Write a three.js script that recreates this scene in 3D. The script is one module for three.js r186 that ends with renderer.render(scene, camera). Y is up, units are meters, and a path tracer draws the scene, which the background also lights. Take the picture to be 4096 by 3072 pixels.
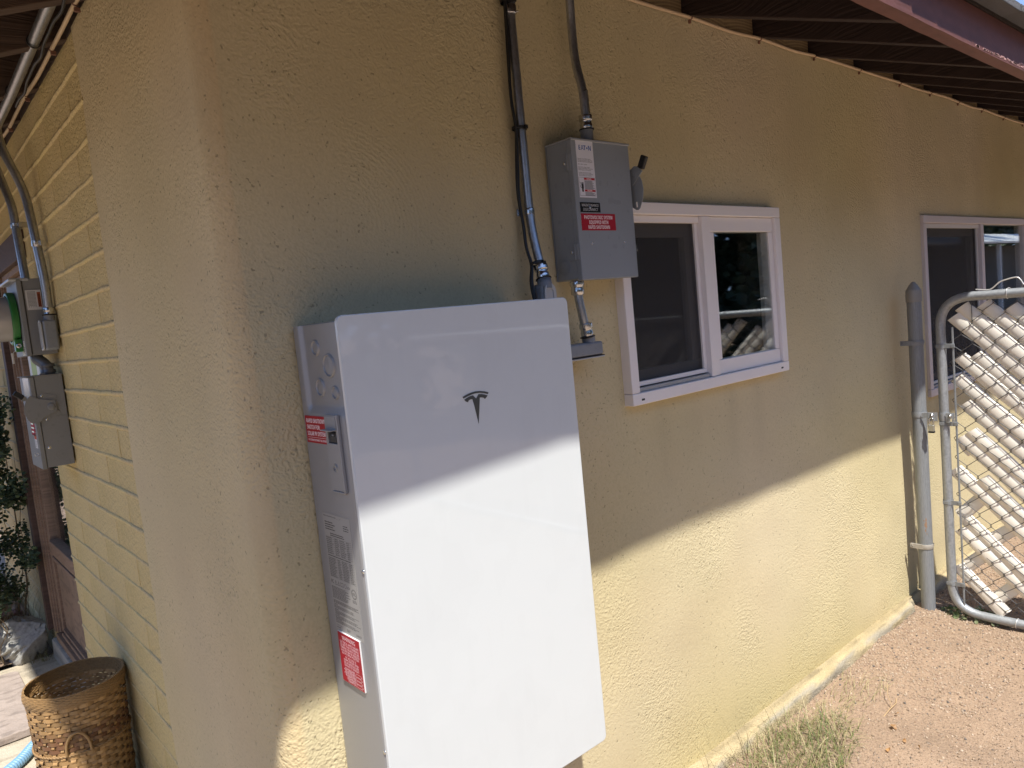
import * as THREE from 'three';
import { RoundedBoxGeometry } from 'three/addons/geometries/RoundedBoxGeometry.js';
import { mergeGeometries, mergeVertices } from 'three/addons/utils/BufferGeometryUtils.js';

// ---------------------------------------------------------------- camera, sky, sun, exposure
const scene = new THREE.Scene();
const camera = new THREE.PerspectiveCamera(54.758, 4 / 3, 0.05, 400);
camera.position.set(-0.6579, 1.5681, 1.4469);
camera.rotation.order = 'YXZ';
camera.rotation.set(-0.08992, -0.70643, -0.09803);
const renderer = new THREE.WebGLRenderer({ antialias: true });
renderer.setSize(1024, 768);
renderer.toneMapping = THREE.LinearToneMapping;
renderer.toneMappingExposure = 1.44;
renderer.shadowMap.enabled = true;

const SUN = new THREE.Vector3(-0.5, 2.03, 1).normalize();
const sun = new THREE.DirectionalLight(new THREE.Color().setRGB(1, 0.96, 0.88), 5);
sun.position.copy(SUN).multiplyScalar(30);
sun.shadow.radius = 2;
sun.shadow.mapSize.set(4096, 4096);
Object.assign(sun.shadow.camera, { left: -8, right: 12, top: 10, bottom: -8, near: 1, far: 70 });
scene.add(sun, sun.target);
{
  const W = 256, H = 128, d = new Float32Array(W * H * 4);
  for (let j = 0; j < H; j++) for (let i = 0; i < W; i++) {
    const el = ((j + 0.5) / H - 0.5) * Math.PI, az = ((i + 0.5) / W) * 2 * Math.PI;      // row 0 is the bottom
    const s = Math.max(0, Math.sin(el)), h = Math.pow(1 - s, 3.2);
    const dir = new THREE.Vector3(-Math.cos(el) * Math.cos(az), Math.sin(el), -Math.cos(el) * Math.sin(az));
    const g = Math.pow(Math.max(0, dir.dot(SUN)), 8) * 0.5;
    const k = el < 0 ? 0.45 : 1;
    const o = (j * W + i) * 4;
    d[o] = k * (0.145 + 0.29 * h + g * 0.9); d[o + 1] = k * (0.275 + 0.34 * h + g * 0.86); d[o + 2] = k * (0.62 + 0.34 * h + g * 0.77); d[o + 3] = 1;
  }
  const t = new THREE.DataTexture(d, W, H, THREE.RGBAFormat, THREE.FloatType);
  t.mapping = THREE.EquirectangularReflectionMapping; t.magFilter = t.minFilter = THREE.LinearFilter; t.needsUpdate = true;
  scene.background = t; scene.environment = t;
}

// ---------------------------------------------------------------- helpers
let seed = 12345;
const rnd = () => { seed |= 0; seed = (seed + 0x6d2b79f5) | 0; let t = Math.imul(seed ^ (seed >>> 15), 1 | seed); t = (t + Math.imul(t ^ (t >>> 7), 61 | t)) ^ t; return ((t ^ (t >>> 14)) >>> 0) / 4294967296; };
const rr = (a, b) => a + (b - a) * rnd();
const V = (x, y, z) => new THREE.Vector3(x, y, z);
const C = (r, g, b) => new THREE.Color().setRGB(r, g, b);
const sstep = (a, b, x) => { const t = Math.min(1, Math.max(0, (x - a) / (b - a))); return t * t * (3 - 2 * t); };
// periodic value noise: px, py are the number of cells per tile
function hash2(x, y, s) { let h = Math.imul(x, 374761393) + Math.imul(y, 668265263) + Math.imul(s, 2147483647 ^ 0x5bd1e995); h = Math.imul(h ^ (h >>> 13), 1274126177); return ((h ^ (h >>> 16)) >>> 0) / 4294967296; }
function noise(u, v, px, py, s) {
  const x = u * px, y = v * py, xi = Math.floor(x), yi = Math.floor(y), fx = x - xi, fy = y - yi;
  const a = fx * fx * (3 - 2 * fx), b = fy * fy * (3 - 2 * fy);
  const x0 = ((xi % px) + px) % px, x1 = (x0 + 1) % px, y0 = ((yi % py) + py) % py, y1 = (y0 + 1) % py;
  const n00 = hash2(x0, y0, s), n10 = hash2(x1, y0, s), n01 = hash2(x0, y1, s), n11 = hash2(x1, y1, s);
  return (n00 + (n10 - n00) * a) * (1 - b) + (n01 + (n11 - n01) * a) * b;
}
function grey(n, fn) {                                           // bump texture
  const d = new Uint8Array(n * n);
  for (let j = 0; j < n; j++) for (let i = 0; i < n; i++) d[j * n + i] = Math.max(0, Math.min(255, fn((i + 0.5) / n, (j + 0.5) / n) * 255));
  return finish(new THREE.DataTexture(d, n, n, THREE.RedFormat));
}
function finish(t, srgb) { t.wrapS = t.wrapT = THREE.RepeatWrapping; t.magFilter = THREE.LinearFilter; t.minFilter = THREE.LinearMipmapLinearFilter; t.generateMipmaps = true; if (srgb) t.colorSpace = THREE.SRGBColorSpace; t.needsUpdate = true; return t; }
const enc = (x) => 255 * (x <= 0.0031308 ? 12.92 * x : 1.055 * Math.pow(Math.min(1, x), 1 / 2.4) - 0.055);
function colour(n, fn) {                                         // colour texture from linear values
  const d = new Uint8Array(n * n * 4), c = [0, 0, 0];
  for (let j = 0; j < n; j++) for (let i = 0; i < n; i++) {
    fn((i + 0.5) / n, (j + 0.5) / n, c); const o = (j * n + i) * 4;
    d[o] = enc(Math.max(0, c[0])); d[o + 1] = enc(Math.max(0, c[1])); d[o + 2] = enc(Math.max(0, c[2])); d[o + 3] = 255;
  }
  return finish(new THREE.DataTexture(d, n, n, THREE.RGBAFormat), true);
}
function canvasTex(w, h, draw) { const c = document.createElement('canvas'); c.width = w; c.height = h; const g = c.getContext('2d'); draw(g, w, h); const t = new THREE.CanvasTexture(c); t.colorSpace = THREE.SRGBColorSpace; t.anisotropy = 8; return t; }
const std = (col, o = {}) => new THREE.MeshStandardMaterial({ color: col, roughness: 0.7, metalness: 0, ...o });
const phys = (col, o = {}) => new THREE.MeshPhysicalMaterial({ color: col, roughness: 0.5, metalness: 0, ...o });

const used = {};
const numbered = (n) => { const k = used[n] = (used[n] ?? -1) + 1; return k ? n + '_' + String(k).padStart(3, '0') : n; };
function mesh(name, geo, mat, parent = scene, label) {
  const m = new THREE.Mesh(geo, mat); m.name = parent === scene ? numbered(name) : name;
  if (parent !== scene) { const same = parent.children.filter((c) => c.name === name || c.name.startsWith(name + '_0')).length; if (same) m.name = name + '_' + String(same).padStart(3, '0'); }
  parent.add(m); if (label) m.userData.label = label; return m;
}
function thing(name, label, category, pos = [0, 0, 0], group) { const o = new THREE.Group(); o.name = numbered(name); o.position.set(...pos); o.userData = { label, category }; if (group) o.userData.group = group; scene.add(o); return o; }
function part(name, parent, label) { const o = new THREE.Group(); o.name = name; const same = parent.children.filter((c) => c.name === name || c.name.startsWith(name + '_0')).length; if (same) o.name = name + '_' + String(same).padStart(3, '0'); parent.add(o); if (label) o.userData.label = label; return o; }
function tag(o, label, category, group, kind) { o.userData = { label }; if (category) o.userData.category = category; if (group) o.userData.group = group; if (kind) o.userData.kind = kind; return o; }
// box from min corner to max corner, rounded edges, uv in metres
function box(x0, y0, z0, x1, y1, z1, r = 0.002, seg = 1) {
  const w = x1 - x0, h = y1 - y0, d = z1 - z0;
  const g = r > 0 ? new RoundedBoxGeometry(w, h, d, seg, Math.min(r, w / 2.1, h / 2.1, d / 2.1)) : new THREE.BoxGeometry(w, h, d);
  metreUV(g); g.translate((x0 + x1) / 2, (y0 + y1) / 2, (z0 + z1) / 2); return g;
}
function metreUV(g, s = 1) {
  const p = g.attributes.position, n = g.attributes.normal, uv = new Float32Array(p.count * 2);
  for (let i = 0; i < p.count; i++) {
    const ax = Math.abs(n.getX(i)), ay = Math.abs(n.getY(i)), az = Math.abs(n.getZ(i));
    let u, v; if (ax >= ay && ax >= az) { u = p.getZ(i); v = p.getY(i); } else if (ay >= az) { u = p.getX(i); v = p.getZ(i); } else { u = p.getX(i); v = p.getY(i); }
    uv[2 * i] = u * s; uv[2 * i + 1] = v * s;
  }
  g.setAttribute('uv', new THREE.BufferAttribute(uv, 2)); return g;
}
const clean = (g) => { let q = g.index ? g.toNonIndexed() : g; for (const k of Object.keys(q.attributes)) if (!['position', 'normal', 'uv', 'color'].includes(k)) q.deleteAttribute(k); return q; };
const merge = (gs) => mergeGeometries(gs.map(clean));
// pipe through points with rounded corners
function pipe(pts, r, bend = 0.05, radial = 12, segPer = 6) {
  const ps = pts.map((p) => V(...p)), path = [ps[0]];
  for (let i = 1; i < ps.length - 1; i++) {
    const a = ps[i - 1], b = ps[i], c = ps[i + 1];
    const d = Math.min(bend, a.distanceTo(b) * 0.48, b.distanceTo(c) * 0.48);
    const p0 = b.clone().addScaledVector(a.clone().sub(b).normalize(), d), p2 = b.clone().addScaledVector(c.clone().sub(b).normalize(), d);
    for (let k = 0; k <= segPer; k++) { const t = k / segPer; path.push(p0.clone().multiplyScalar((1 - t) * (1 - t)).addScaledVector(b, 2 * t * (1 - t)).addScaledVector(p2, t * t)); }
  }
  path.push(ps[ps.length - 1]); return sweep(path, r, radial);
}
function sweep(path, r, radial = 8, caps = true) {               // r: number or function of 0..1
  const n = path.length, pos = [], nor = [], uv = [], idx = []; let N = null, len = 0;
  for (let i = 0; i < n; i++) {
    const t = (i === 0 ? path[1].clone().sub(path[0]) : i === n - 1 ? path[n - 1].clone().sub(path[n - 2]) : path[i + 1].clone().sub(path[i - 1])).normalize();
    if (!N) { N = Math.abs(t.y) < 0.9 ? V(0, 1, 0) : V(1, 0, 0); }
    N = N.clone().addScaledVector(t, -N.dot(t)).normalize(); const B = t.clone().cross(N);
    const R = typeof r === 'function' ? r(i / (n - 1)) : r; if (i) len += path[i].distanceTo(path[i - 1]);
    for (let k = 0; k <= radial; k++) {
      const a = (k / radial) * Math.PI * 2, q = N.clone().multiplyScalar(Math.cos(a)).addScaledVector(B, Math.sin(a));
      pos.push(path[i].x + q.x * R, path[i].y + q.y * R, path[i].z + q.z * R); nor.push(q.x, q.y, q.z); uv.push(k / radial * Math.PI * 2 * R, len);
    }
  }
  const w = radial + 1;
  for (let i = 0; i < n - 1; i++) for (let k = 0; k < radial; k++) { const a = i * w + k; idx.push(a, a + 1, a + w, a + 1, a + w + 1, a + w); }
  if (caps) for (const e of [0, n - 1]) {
    const c0 = pos.length / 3, t = (e ? path[n - 1].clone().sub(path[n - 2]) : path[0].clone().sub(path[1])).normalize();
    pos.push(path[e].x, path[e].y, path[e].z); nor.push(t.x, t.y, t.z); uv.push(0, 0);
    for (let k = 0; k <= radial; k++) { const o = (e * w + k) * 3; pos.push(pos[o], pos[o + 1], pos[o + 2]); nor.push(t.x, t.y, t.z); uv.push(0, 0); }
    for (let k = 0; k < radial; k++) e ? idx.push(c0, c0 + 1 + k, c0 + 2 + k) : idx.push(c0, c0 + 2 + k, c0 + 1 + k);
  }
  const g = new THREE.BufferGeometry();
  g.setAttribute('position', new THREE.Float32BufferAttribute(pos, 3)); g.setAttribute('normal', new THREE.Float32BufferAttribute(nor, 3)); g.setAttribute('uv', new THREE.Float32BufferAttribute(uv, 2)); g.setIndex(idx); return g;
}
function spin(prof, p0, dir, seg = 20) {                         // lathe profile [[radius, along], ...] along dir from p0
  const g = new THREE.LatheGeometry(prof.map(([r, t]) => new THREE.Vector2(Math.max(r, 1e-5), t)), seg);
  g.applyQuaternion(new THREE.Quaternion().setFromUnitVectors(V(0, 1, 0), V(...dir).normalize())); g.translate(...p0); return g;
}
function extr(pts, depth, bevel = 0, holes = []) {               // polygon in xy, extruded along z from 0
  const s = new THREE.Shape(pts.map((p) => new THREE.Vector2(...p))); for (const h of holes) s.holes.push(new THREE.Path(h.map((p) => new THREE.Vector2(...p))));
  return new THREE.ExtrudeGeometry(s, { depth, bevelEnabled: bevel > 0, bevelSize: bevel, bevelThickness: bevel, bevelSegments: 2, steps: 1 });
}
const toYZ = (g) => { g.applyMatrix4(new THREE.Matrix4().makeBasis(V(0, 0, 1), V(0, 1, 0), V(-1, 0, 0))); return g; }; // local x -> z, y -> y, z -> -x
const circlePts = (cx, cy, r, n = 20) => Array.from({ length: n }, (_, i) => [cx + r * Math.cos(i / n * 2 * Math.PI), cy + r * Math.sin(i / n * 2 * Math.PI)]);
function roundRect(x0, y0, x1, y1, r, n = 5) { const o = []; for (const [cx, cy, a] of [[x1 - r, y1 - r, 0], [x0 + r, y1 - r, 90], [x0 + r, y0 + r, 180], [x1 - r, y0 + r, 270]]) for (let i = 0; i <= n; i++) { const t = (a + 90 * i / n) * Math.PI / 180; o.push([cx + r * Math.cos(t), cy + r * Math.sin(t)]); } return o; }
// flat label facing +z (front) or -x (side); origin at centre
function decalFront(x0, y0, x1, y1, z, thick = 0.0006) { const g = new THREE.BoxGeometry(x1 - x0, y1 - y0, thick); g.translate((x0 + x1) / 2, (y0 + y1) / 2, z + thick / 2); return g; }
function decalSide(z0, y0, z1, y1, x, thick = 0.0006) { const g = new THREE.BoxGeometry(z1 - z0, y1 - y0, thick); g.rotateY(-Math.PI / 2); g.translate(x - thick / 2, (y0 + y1) / 2, (z0 + z1) / 2); return g; }
function jitter(g, amp, freq, s = 1) {                           // wobble vertices by smooth noise
  const p = g.attributes.position;
  for (let i = 0; i < p.count; i++) {
    const x = p.getX(i), y = p.getY(i), z = p.getZ(i);
    const f = (a, b, k) => (noise(a * freq / 64 + 0.37, b * freq / 64 + 0.11, 64, 64, s + k) - 0.5) * 2 * amp;
    p.setXYZ(i, x + f(y + z, z * 1.3 + x * 0.7, 1), y + f(x + z, y - z * 0.6, 2), z + f(x - y, y + z * 0.4, 3));
  }
  g.computeVertexNormals(); return g;
}

// ---------------------------------------------------------------- materials
const TILE = 2.4;
const arcs = Array.from({ length: 70 }, () => ({ x: rnd(), y: rnd(), r0: rr(0.01, 0.03), r1: rr(0.05, 0.11), a: rr(0, 6.28), w: rr(0.5, 1.2), f: rr(330, 480), k: rr(0.3, 1) }));
function stuccoHeight(u, v) {
  const big = noise(u, v, 5, 5, 1), mid = noise(u, v, 14, 14, 2);
  const wx = (noise(u, v, 40, 40, 3) - 0.5) * 0.012, wy = (noise(u, v, 40, 40, 4) - 0.5) * 0.012;
  const a = noise(u + wx, v + wy, 330, 430, 5), b = noise(u - wy, v + wx, 560, 620, 6), c = noise(u, v, 900, 900, 7);
  const am = 0.35 + 0.9 * sstep(0.3, 0.75, big * 0.5 + mid * 0.5);
  let h = 0.5 + am * ((a - 0.5) * 0.34 + (b - 0.5) * 0.34 + (c - 0.5) * 0.24) + (mid - 0.5) * 0.12;
  for (const q of arcs) {
    let dx = u - q.x, dy = v - q.y; dx -= Math.round(dx); dy -= Math.round(dy); const r = Math.hypot(dx, dy);
    if (r < q.r0 || r > q.r1) continue;
    let t = Math.atan2(dy, dx) - q.a; t -= Math.round(t / 6.2832) * 6.2832;
    const m = sstep(q.w, q.w * 0.5, Math.abs(t)) * sstep(q.r0, q.r0 + 0.01, r) * sstep(q.r1, q.r1 - 0.03, r);
    if (m > 0) h += m * q.k * 0.13 * Math.sin(r * q.f * 6.2832 / 2.2 + 3 * a + 2 * mid) * (0.35 + b);
  }
  const pit = noise(u + wy, v + wx, 400, 330, 9) * 0.62 + noise(u, v, 760, 640, 10) * 0.38 + 0.08 * (mid - 0.5);
  const p = sstep(0.785, 0.88, pit); h -= p * 0.3;
  const ck = sstep(0.006, 0.0, Math.abs(noise(u + wx * 0.7, v + wy * 0.7, 7, 9, 11) - 0.5)) * sstep(0.62, 0.72, noise(u, v, 9, 9, 12)); h -= ck * 0.08;
  return [h, Math.min(1, p + 0.16 * ck), big, mid, b];
}
const stuccoN = 2048, stuccoH = [], sb = new Uint8Array(stuccoN * stuccoN), sc = new Uint8Array(stuccoN * stuccoN * 4);
for (let j = 0; j < stuccoN; j++) for (let i = 0; i < stuccoN; i++) {
  const [h, p, big, mid, b] = stuccoHeight((i + 0.5) / stuccoN, (j + 0.5) / stuccoN), o = j * stuccoN + i;
  sb[o] = Math.max(0, Math.min(255, h * 200));
  const k = (1 - 0.38 * p) * (0.93 + 0.14 * b * (0.4 + mid)) * (0.96 + 0.08 * big);
  sc[o * 4] = enc(k * 1.0); sc[o * 4 + 1] = enc(k * (0.99 + 0.02 * mid)); sc[o * 4 + 2] = enc(k * (0.95 + 0.1 * big)); sc[o * 4 + 3] = 255;
}
const stuccoBump = finish(new THREE.DataTexture(sb, stuccoN, stuccoN, THREE.RedFormat));
const stuccoCol = finish(new THREE.DataTexture(sc, stuccoN, stuccoN, THREE.RGBAFormat), true);
const M = {};
M.stucco = std(C(0.612, 0.53, 0.328), { roughness: 0.95, map: stuccoCol, bumpMap: stuccoBump, bumpScale: 0.0033, vertexColors: true });
const fineBump = grey(512, (u, v) => 0.5 + 0.6 * (noise(u, v, 64, 64, 21) - 0.5) + 0.5 * (noise(u, v, 140, 140, 22) - 0.5) - 0.22 * sstep(0.72, 0.85, noise(u, v, 90, 90, 23)));
const blockCol = colour(512, (u, v, c) => { const k = 0.9 + 0.1 * noise(u, v, 6, 6, 24) + 0.16 * (noise(u, v, 120, 120, 25) - 0.5) - 0.10 * sstep(0.74, 0.86, noise(u, v, 90, 90, 23)); c[0] = k; c[1] = k * (0.98 + 0.03 * noise(u, v, 9, 9, 26)); c[2] = k * (0.92 + 0.14 * noise(u, v, 5, 5, 27)); });
const rep = (t, s) => { const q = t.clone(); q.repeat.set(s, s); q.needsUpdate = true; return q; };
const blockBump = rep(fineBump, 2.2), blockMap = rep(blockCol, 1.3);
M.blocks = [[0.625, 0.485, 0.225], [0.617, 0.48, 0.222], [0.63, 0.488, 0.228]].map((c) => std(C(...c), { roughness: 0.95, map: blockMap, bumpMap: blockBump, bumpScale: 0.003 }));
M.mortar = std(C(0.66, 0.525, 0.265), { roughness: 0.95, map: blockMap, bumpMap: blockBump, bumpScale: 0.003 });
const concCol = colour(1024, (u, v, c) => { const n = 0.8 + 0.2 * noise(u, v, 5, 5, 31) + 0.16 * (noise(u, v, 17, 17, 32) - 0.5) + 0.16 * (noise(u, v, 200, 200, 33) - 0.5) - 0.2 * sstep(0.62, 0.8, noise(u, v, 9, 30, 34)); c[0] = n; c[1] = n * 0.985; c[2] = n * 0.96; });
const concBump = grey(512, (u, v) => 0.5 + 0.5 * (noise(u, v, 110, 110, 35) - 0.5) + 0.4 * (noise(u, v, 30, 30, 36) - 0.5));
M.concrete = std(C(0.42, 0.40, 0.365), { roughness: 0.95, map: concCol, bumpMap: concBump, bumpScale: 0.003 });
M.sandConcrete = std(C(0.52, 0.455, 0.355), { roughness: 0.95, map: rep(concCol, 1.3), bumpMap: rep(concBump, 3), bumpScale: 0.004 });
M.flag = std(C(0.40, 0.33, 0.29), { roughness: 0.9, map: rep(concCol, 2), bumpMap: concBump, bumpScale: 0.003 });
M.footing = std(C(0.57, 0.465, 0.29), { roughness: 0.95, map: rep(concCol, 1), bumpMap: rep(concBump, 3), bumpScale: 0.005, vertexColors: true });
// packed decomposed granite
const dirtN = 2048, dirtStones = [];
{ const cell = 44; for (let j = 0; j < cell; j++) for (let i = 0; i < cell; i++) for (let q = 0; q < 3; q++) dirtStones.push([(i + rnd()) / cell, (j + rnd()) / cell, rr(0.0009, 0.0032) * (rnd() < 0.1 ? 1.7 : 1), rr(0.75, 1.5), rr(-1, 1)]); }
const dh = new Float32Array(dirtN * dirtN), dk = new Float32Array(dirtN * dirtN).fill(1), dt = new Float32Array(dirtN * dirtN);
for (const [sx, sy, sr, sk, stt] of dirtStones) {
  const R = Math.ceil(sr * dirtN), cx = Math.floor(sx * dirtN), cy = Math.floor(sy * dirtN), e = 0.6 + 0.4 * Math.abs(stt), ca = Math.cos(stt * 3), sa = Math.sin(stt * 3);
  for (let b = -R; b <= R; b++) for (let a = -R; a <= R; a++) {
    const x = (a * ca + b * sa) / R, y = (b * ca - a * sa) / (R * e), r = x * x + y * y; if (r >= 1) continue;
    const o = ((cy + b + dirtN) % dirtN) * dirtN + (cx + a + dirtN) % dirtN, hh = Math.sqrt(1 - r) * Math.min(1, sr * 300); if (hh > dh[o]) { dh[o] = hh; dk[o] = sk; dt[o] = stt; }
  }
}
const db = new Uint8Array(dirtN * dirtN), dc = new Uint8Array(dirtN * dirtN * 4);
for (let j = 0; j < dirtN; j++) for (let i = 0; i < dirtN; i++) {
  const u = i / dirtN, v = j / dirtN, o = j * dirtN + i, n1 = noise(u, v, 8, 8, 41), n2 = noise(u, v, 300, 300, 42), n3 = noise(u, v, 40, 40, 43), n4 = noise(u, v, 700, 700, 44);
  const stone = dh[o] > 0.08 && noise(u, v, 11, 11, 45) * 0.6 + n3 * 0.4 > 0.36;
  const h = 0.25 + 0.12 * n3 + 0.16 * n2 + 0.12 * n4 + (stone ? 0.45 * dh[o] : 0);
  db[o] = Math.min(255, h * 255);
  let k = 0.82 + 0.2 * n1 + 0.34 * (n2 - 0.5) + 0.26 * (n4 - 0.5) + 0.12 * (n3 - 0.5), r = k, g = k * 0.98, b = k * 0.96;
  if (stone) { k *= 0.5 + 0.62 * dk[o]; r = k; g = k * (1.04 + 0.05 * dt[o]); b = k * (1.12 + 0.12 * dt[o]); }
  dc[o * 4] = enc(r * 0.9); dc[o * 4 + 1] = enc(g * 0.9); dc[o * 4 + 2] = enc(b * 0.9); dc[o * 4 + 3] = 255;
}
M.dirt = std(C(0.375, 0.268, 0.186), { roughness: 1, map: finish(new THREE.DataTexture(dc, dirtN, dirtN, THREE.RGBAFormat), true), bumpMap: finish(new THREE.DataTexture(db, dirtN, dirtN, THREE.RedFormat)), bumpScale: 0.011 });
// metals and paints
const galvCol = colour(512, (u, v, c) => { const s = 0.80 + 0.2 * noise(u, v, 40, 6, 51) + 0.18 * (noise(u, v, 30, 30, 52) - 0.5) + 0.1 * (noise(u, v, 160, 12, 53) - 0.5); c[0] = s; c[1] = s; c[2] = s; });
const galvRough = colour(256, (u, v, c) => { const s = 0.25 + 0.25 * noise(u, v, 20, 8, 54) + 0.1 * noise(u, v, 60, 60, 55); c[0] = c[1] = c[2] = s; }); galvRough.colorSpace = THREE.NoColorSpace;
M.emt = std(C(0.52, 0.54, 0.57), { metalness: 0.92, roughness: 0.36, map: rep(galvCol, 8) });
M.fitting = std(C(0.68, 0.69, 0.70), { metalness: 1, roughness: 0.22 });
M.galv = std(C(0.40, 0.42, 0.44), { metalness: 0.55, roughness: 0.55, map: rep(galvCol, 5) });
M.galvOld = std(C(0.30, 0.315, 0.33), { metalness: 0.35, roughness: 0.62, map: rep(galvCol, 4), bumpMap: rep(concBump, 6), bumpScale: 0.0006 });
M.wire = std(C(0.12, 0.12, 0.12), { metalness: 0.6, roughness: 0.5 });
M.brightWire = std(C(0.75, 0.73, 0.70), { metalness: 0.5, roughness: 0.35 });
const paintCol = colour(512, (u, v, c) => { const s = 0.93 + 0.1 * noise(u, v, 4, 4, 61) + 0.03 * (noise(u, v, 200, 200, 62) - 0.5) - 0.1 * sstep(0.8, 0.9, noise(u, v, 34, 21, 63)); c[0] = c[1] = c[2] = s; });
const paintBump = grey(256, (u, v) => noise(u, v, 110, 110, 64) * 0.6 + noise(u, v, 20, 20, 65) * 0.4);
M.greyPaint = std(C(0.265, 0.29, 0.315), { roughness: 0.48, map: rep(paintCol, 2), bumpMap: rep(paintBump, 5), bumpScale: 0.0003 });
M.greyPaintOld = std(C(0.235, 0.235, 0.23), { roughness: 0.5, map: rep(paintCol, 3), bumpMap: rep(paintBump, 5), bumpScale: 0.0003 });
M.greyCast = std(C(0.25, 0.27, 0.30), { roughness: 0.42, metalness: 0.1, map: rep(paintCol, 4), bumpMap: rep(paintBump, 8), bumpScale: 0.0006 });
M.lidMetal = std(C(0.50, 0.52, 0.55), { roughness: 0.4, metalness: 0.4, bumpMap: rep(paintBump, 8), bumpScale: 0.0005 });
M.black = std(C(0.012, 0.012, 0.013), { roughness: 0.5 });
M.blackCable = std(C(0.015, 0.017, 0.02), { roughness: 0.38 });
M.silver = std(C(0.36, 0.36, 0.365), { roughness: 0.42, metalness: 0.35, bumpMap: rep(paintBump, 12), bumpScale: 0.0002 });
M.panelWhite = phys(C(0.655, 0.69, 0.695), { roughness: 0.55, clearcoat: 1, clearcoatRoughness: 0.03, map: rep(colour(512, (u, v, c) => { const s = 0.972 + 0.03 * noise(u, v, 5, 5, 66) - 0.008 * sstep(0.7, 0.85, noise(u, v, 46, 5, 67)) + 0.02 * (noise(u, v, 23, 19, 167) - 0.5); c[0] = s; c[1] = s; c[2] = s; }), 1.2) });
M.emblem = std(C(0.10, 0.11, 0.115), { roughness: 0.35, metalness: 0.6 });
const vinylMap = colour(256, (u, v, c) => { const s = 0.94 + 0.08 * noise(u, v, 6, 6, 68) ; c[0] = s; c[1] = s * 0.985; c[2] = s * 0.97; });
M.vinyl = std(C(0.86, 0.83, 0.83), { roughness: 0.45, map: vinylMap });
M.alum = std(C(0.42, 0.42, 0.43), { roughness: 0.4, metalness: 0.5 });
M.greyVinyl = std(C(0.62, 0.60, 0.58), { roughness: 0.55 });
M.slat = phys(C(0.85, 0.81, 0.73), { roughness: 0.5, map: vinylMap, side: THREE.DoubleSide });
M.glass = phys(C(0.93, 0.96, 0.95), { transmission: 1, thickness: 0, roughness: 0.02, ior: 1.7 });
M.screen = std(C(0.035, 0.035, 0.037), { roughness: 0.8, transparent: true, opacity: 0.5, map: null });
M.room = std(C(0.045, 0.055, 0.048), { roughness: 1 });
// wood
const woodCol = colour(512, (u, v, c) => { const w = (noise(u, v, 6, 3, 71) - 0.5) * 0.16; const s = 0.72 + 0.35 * noise(u, v + w, 3, 60, 72) + 0.2 * (noise(u, v + w, 6, 170, 73) - 0.5); c[0] = s; c[1] = s * 0.97; c[2] = s * 0.94; });
const woodBump = grey(512, (u, v) => { const w = (noise(u, v, 6, 3, 71) - 0.5) * 0.16; return 0.6 * noise(u, v + w, 3, 60, 72) + 0.4 * noise(u, v + w, 6, 170, 73); });
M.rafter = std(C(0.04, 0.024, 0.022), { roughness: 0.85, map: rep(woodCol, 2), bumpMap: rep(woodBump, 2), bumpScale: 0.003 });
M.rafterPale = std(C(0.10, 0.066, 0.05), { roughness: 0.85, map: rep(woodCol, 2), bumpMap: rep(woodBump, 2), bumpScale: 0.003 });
const plyCol = colour(512, (u, v, c) => { const q = Math.hypot((u - 0.5) * 0.9, (v - 0.3) * 2.2) + 0.10 * noise(u, v, 4, 6, 74); const s = 0.55 + 0.5 * Math.pow(0.5 + 0.5 * Math.sin(q * 130), 2) * 0.8 + 0.12 * noise(u, v, 90, 9, 75); c[0] = s; c[1] = s * 0.95; c[2] = s * 0.88; });
M.ply = std(C(0.42, 0.32, 0.19), { roughness: 0.9, map: rep(plyCol, 2.2) });
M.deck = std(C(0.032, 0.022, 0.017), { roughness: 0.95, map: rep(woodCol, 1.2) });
const fascCol = colour(1024, (u, v, c) => { const s = 0.8 + 0.25 * noise(u, v, 3, 60, 76) + 0.18 * (noise(u, v, 30, 60, 77) - 0.5); c[0] = s; c[1] = s; c[2] = s; });
M.fascia = std(C(0.155, 0.062, 0.052), { roughness: 0.6, map: rep(fascCol, 1), bumpMap: rep(woodBump, 2), bumpScale: 0.0005 });
M.shingle = std(C(0.15, 0.15, 0.155), { roughness: 1, map: rep(blockCol, 3), bumpMap: rep(fineBump, 6), bumpScale: 0.004 });
M.trimDark = std(C(0.09, 0.052, 0.04), { roughness: 0.7, map: rep(woodCol, 2) });
M.trim = std(C(0.28, 0.185, 0.13), { roughness: 0.7, map: rep(woodCol, 3), bumpMap: rep(woodBump, 3), bumpScale: 0.001 });
M.doorPanel = std(C(0.28, 0.19, 0.135), { roughness: 0.75, map: rep(concCol, 2) });
M.rawWood = std(C(0.45, 0.26, 0.10), { roughness: 0.9, map: rep(woodCol, 4) });
M.cableBeige = std(C(0.62, 0.47, 0.31), { roughness: 0.6 });
M.staple = std(C(0.20, 0.10, 0.07), { roughness: 0.7 });
M.white = std(C(0.8, 0.8, 0.79), { roughness: 0.5 });

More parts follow.
